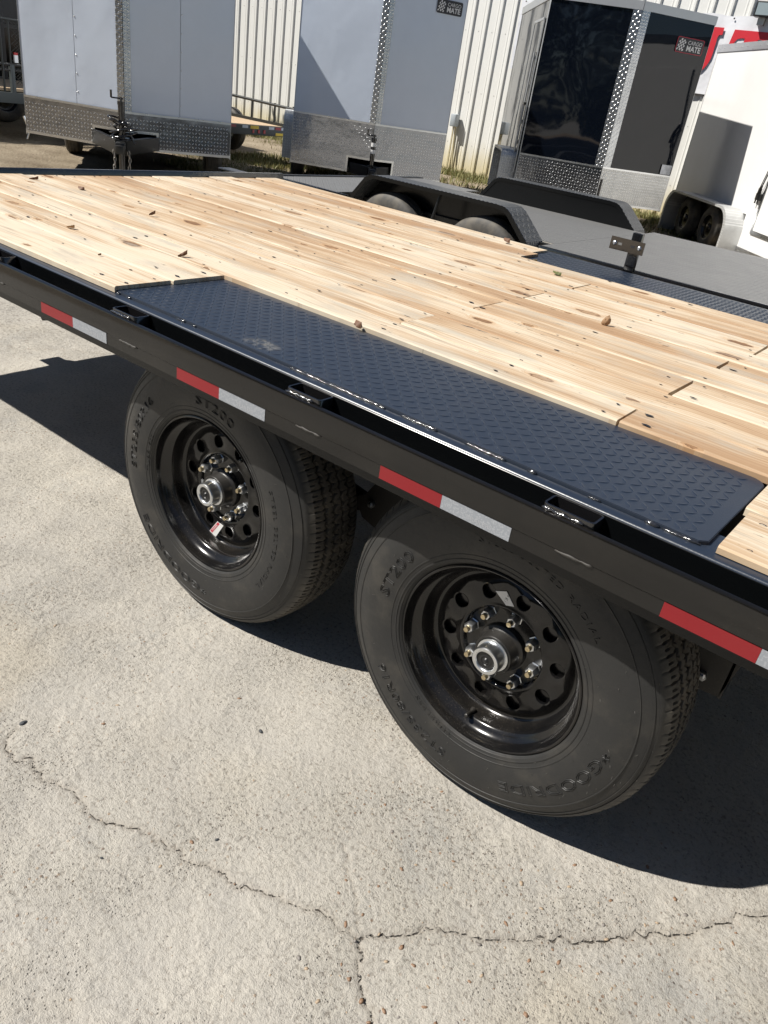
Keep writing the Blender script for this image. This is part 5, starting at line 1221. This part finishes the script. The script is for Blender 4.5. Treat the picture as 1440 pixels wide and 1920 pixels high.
# ================================================================== grass by the wall, trees behind
def grass():
    r = np.random.default_rng(8); mb = []; Fc = []; k = 0; V = []
    def blade(x, y, h):
        nonlocal k
        a = r.random() * PI * 2; w = .006 + .006 * r.random(); l = r.normal(0, .4, 2) * h
        V.extend([(x - w * math.cos(a), y - w * math.sin(a), -.01), (x + w * math.cos(a), y + w * math.sin(a), -.01), (x + l[0], y + l[1], h)]); Fc.append((k, k + 1, k + 2)); k += 3
    for _ in range(26000):
        x = -16 + 14 * r.random(); y = 13.45 - abs(r.normal()) * 1.0
        if vnoise(np.array(x), np.array(y), 1.5, 3) > -.22: blade(x, y, .03 + .09 * r.random() * (1 if y < 13.2 else 1.5))
    for _ in range(12000):
        x = -11.8 + 3.6 * r.random(); y = 6.2 + 4.2 * r.random()
        if vnoise(np.array(x), np.array(y), 1.1, 6) > .0: blade(x, y, .02 + .06 * r.random())
    o = link('dry_grass', mesh_from('dry_grass', V, Fc), 'dry_grass'); o['kind'] = 'stuff'; o['label'] = 'patchy yellow green grass along the foot of the steel wall'
grass()
def tree(loc, h, rad, seed, lab):
    T = thing('tree', lab, 'tree', loc, 0, 'dark trees behind the yard'); r = random.Random(seed)
    tr = MB(); tr.tube([(0, 0, -.1), (.05, 0, h * .25), (0, .1, h * .55), (.1, 0, h * .8)], [.22, .17, .11, .05], 10)
    for q in range(7): a = r.random() * 6.28; z = h * r.uniform(.2, .6); tr.tube([(0, 0, z), (rad * .7 * math.cos(a), rad * .7 * math.sin(a), z + h * .22)], [.07, .02], 6)
    tr.build('trunk', 'bark', T, 60)
    V = []; F = []; k = 0; cl = [(r.gauss(0, rad * .45), r.gauss(0, rad * .45), h * r.uniform(.12, .95), r.uniform(.35, .75) * rad * .6) for _ in range(46)]
    for cx, cy, cz, cr in cl:
        for _ in range(230):
            d = Vector((r.gauss(0, 1), r.gauss(0, 1), r.gauss(0, 1))).normalized() * cr * r.uniform(.5, 1)
            c = Vector((cx, cy, max(.1, cz))) + d; a = Vector((r.gauss(0, 1), r.gauss(0, 1), r.gauss(0, 1))).normalized() * .10; b = a.cross(Vector((r.gauss(0, 1), r.gauss(0, 1), r.gauss(0, 1)))).normalized() * .06
            V += [tuple(c - a), tuple(c + b), tuple(c + a), tuple(c - b)]; F.append((k, k + 1, k + 2, k + 3)); k += 4
    o = link('crown', mesh_from('crown', V, F), 'foliage', T); o['kind'] = 'stuff'
tree((-17.2, 8.0, 0), 5.2, 2.3, 1, 'dense dark tree at the upper left behind the mesh gate trailer')
tree((-20.5, 5.0, 0), 5.5, 2.4, 3, 'dark tree past the left edge of the yard')
tree((-18.8, 10.4, 0), 4.0, 2.0, 2, 'low dark bush-like tree mostly hidden by the left enclosed trailer')

def yard_tree(loc, rz, sc, src, lab):
    T = src.copy(); C.objects.link(T); T.location = loc; T.rotation_euler = (0, 0, rz); T.scale = (sc,) * 3
    T['label'] = lab; T['group'] = 'trees across the yard'
    for c in src.children: d = c.copy(); C.objects.link(d); d.parent = T
src = [o for o in C.objects if o.name == 'tree'][0]
for i, (x, y, sc) in enumerate([(-14, -15, 1.3), (-9.5, -17, 1.6), (-4.5, -16, 1.2), (0.5, -18, 1.5), (6, -16, 1.3), (11, -12, 1.4), (14, -5, 1.3)]): yard_tree((x, y, 0), i * 1.3, sc, src, 'leafy dark tree across the yard behind the viewer, ' + ('first from the left', 'second from the left and tallest', 'third from the left', 'middle one of seven', 'third from the right', 'second from the right', 'last at the right')[i])

bk = thing('dark_trailer', 'black box trailer in deep shade behind the mesh gate at the far left', 'trailer', (-13.9, 5.6, 0))
MB().box(-.9, .9, -2.4, 2.2, .55, 3.6, .02).build('body', 'deep_black', bk, 40)
for z in (.75, 1.35, 1.95): MB().box(.90, .93, -2.4, 2.2, z, z + .05).build('side_rail', 'frame_black', bk)
for y in (-1.6, -.6, .4, 1.4): MB().box(.905, .94, y, y + .05, .55, 3.55).build('side_post', 'frame_black', bk)
small_wheel(bk, (.92, -.6, .345), PI / 2); small_wheel(bk, (.92, .4, .345), PI / 2)
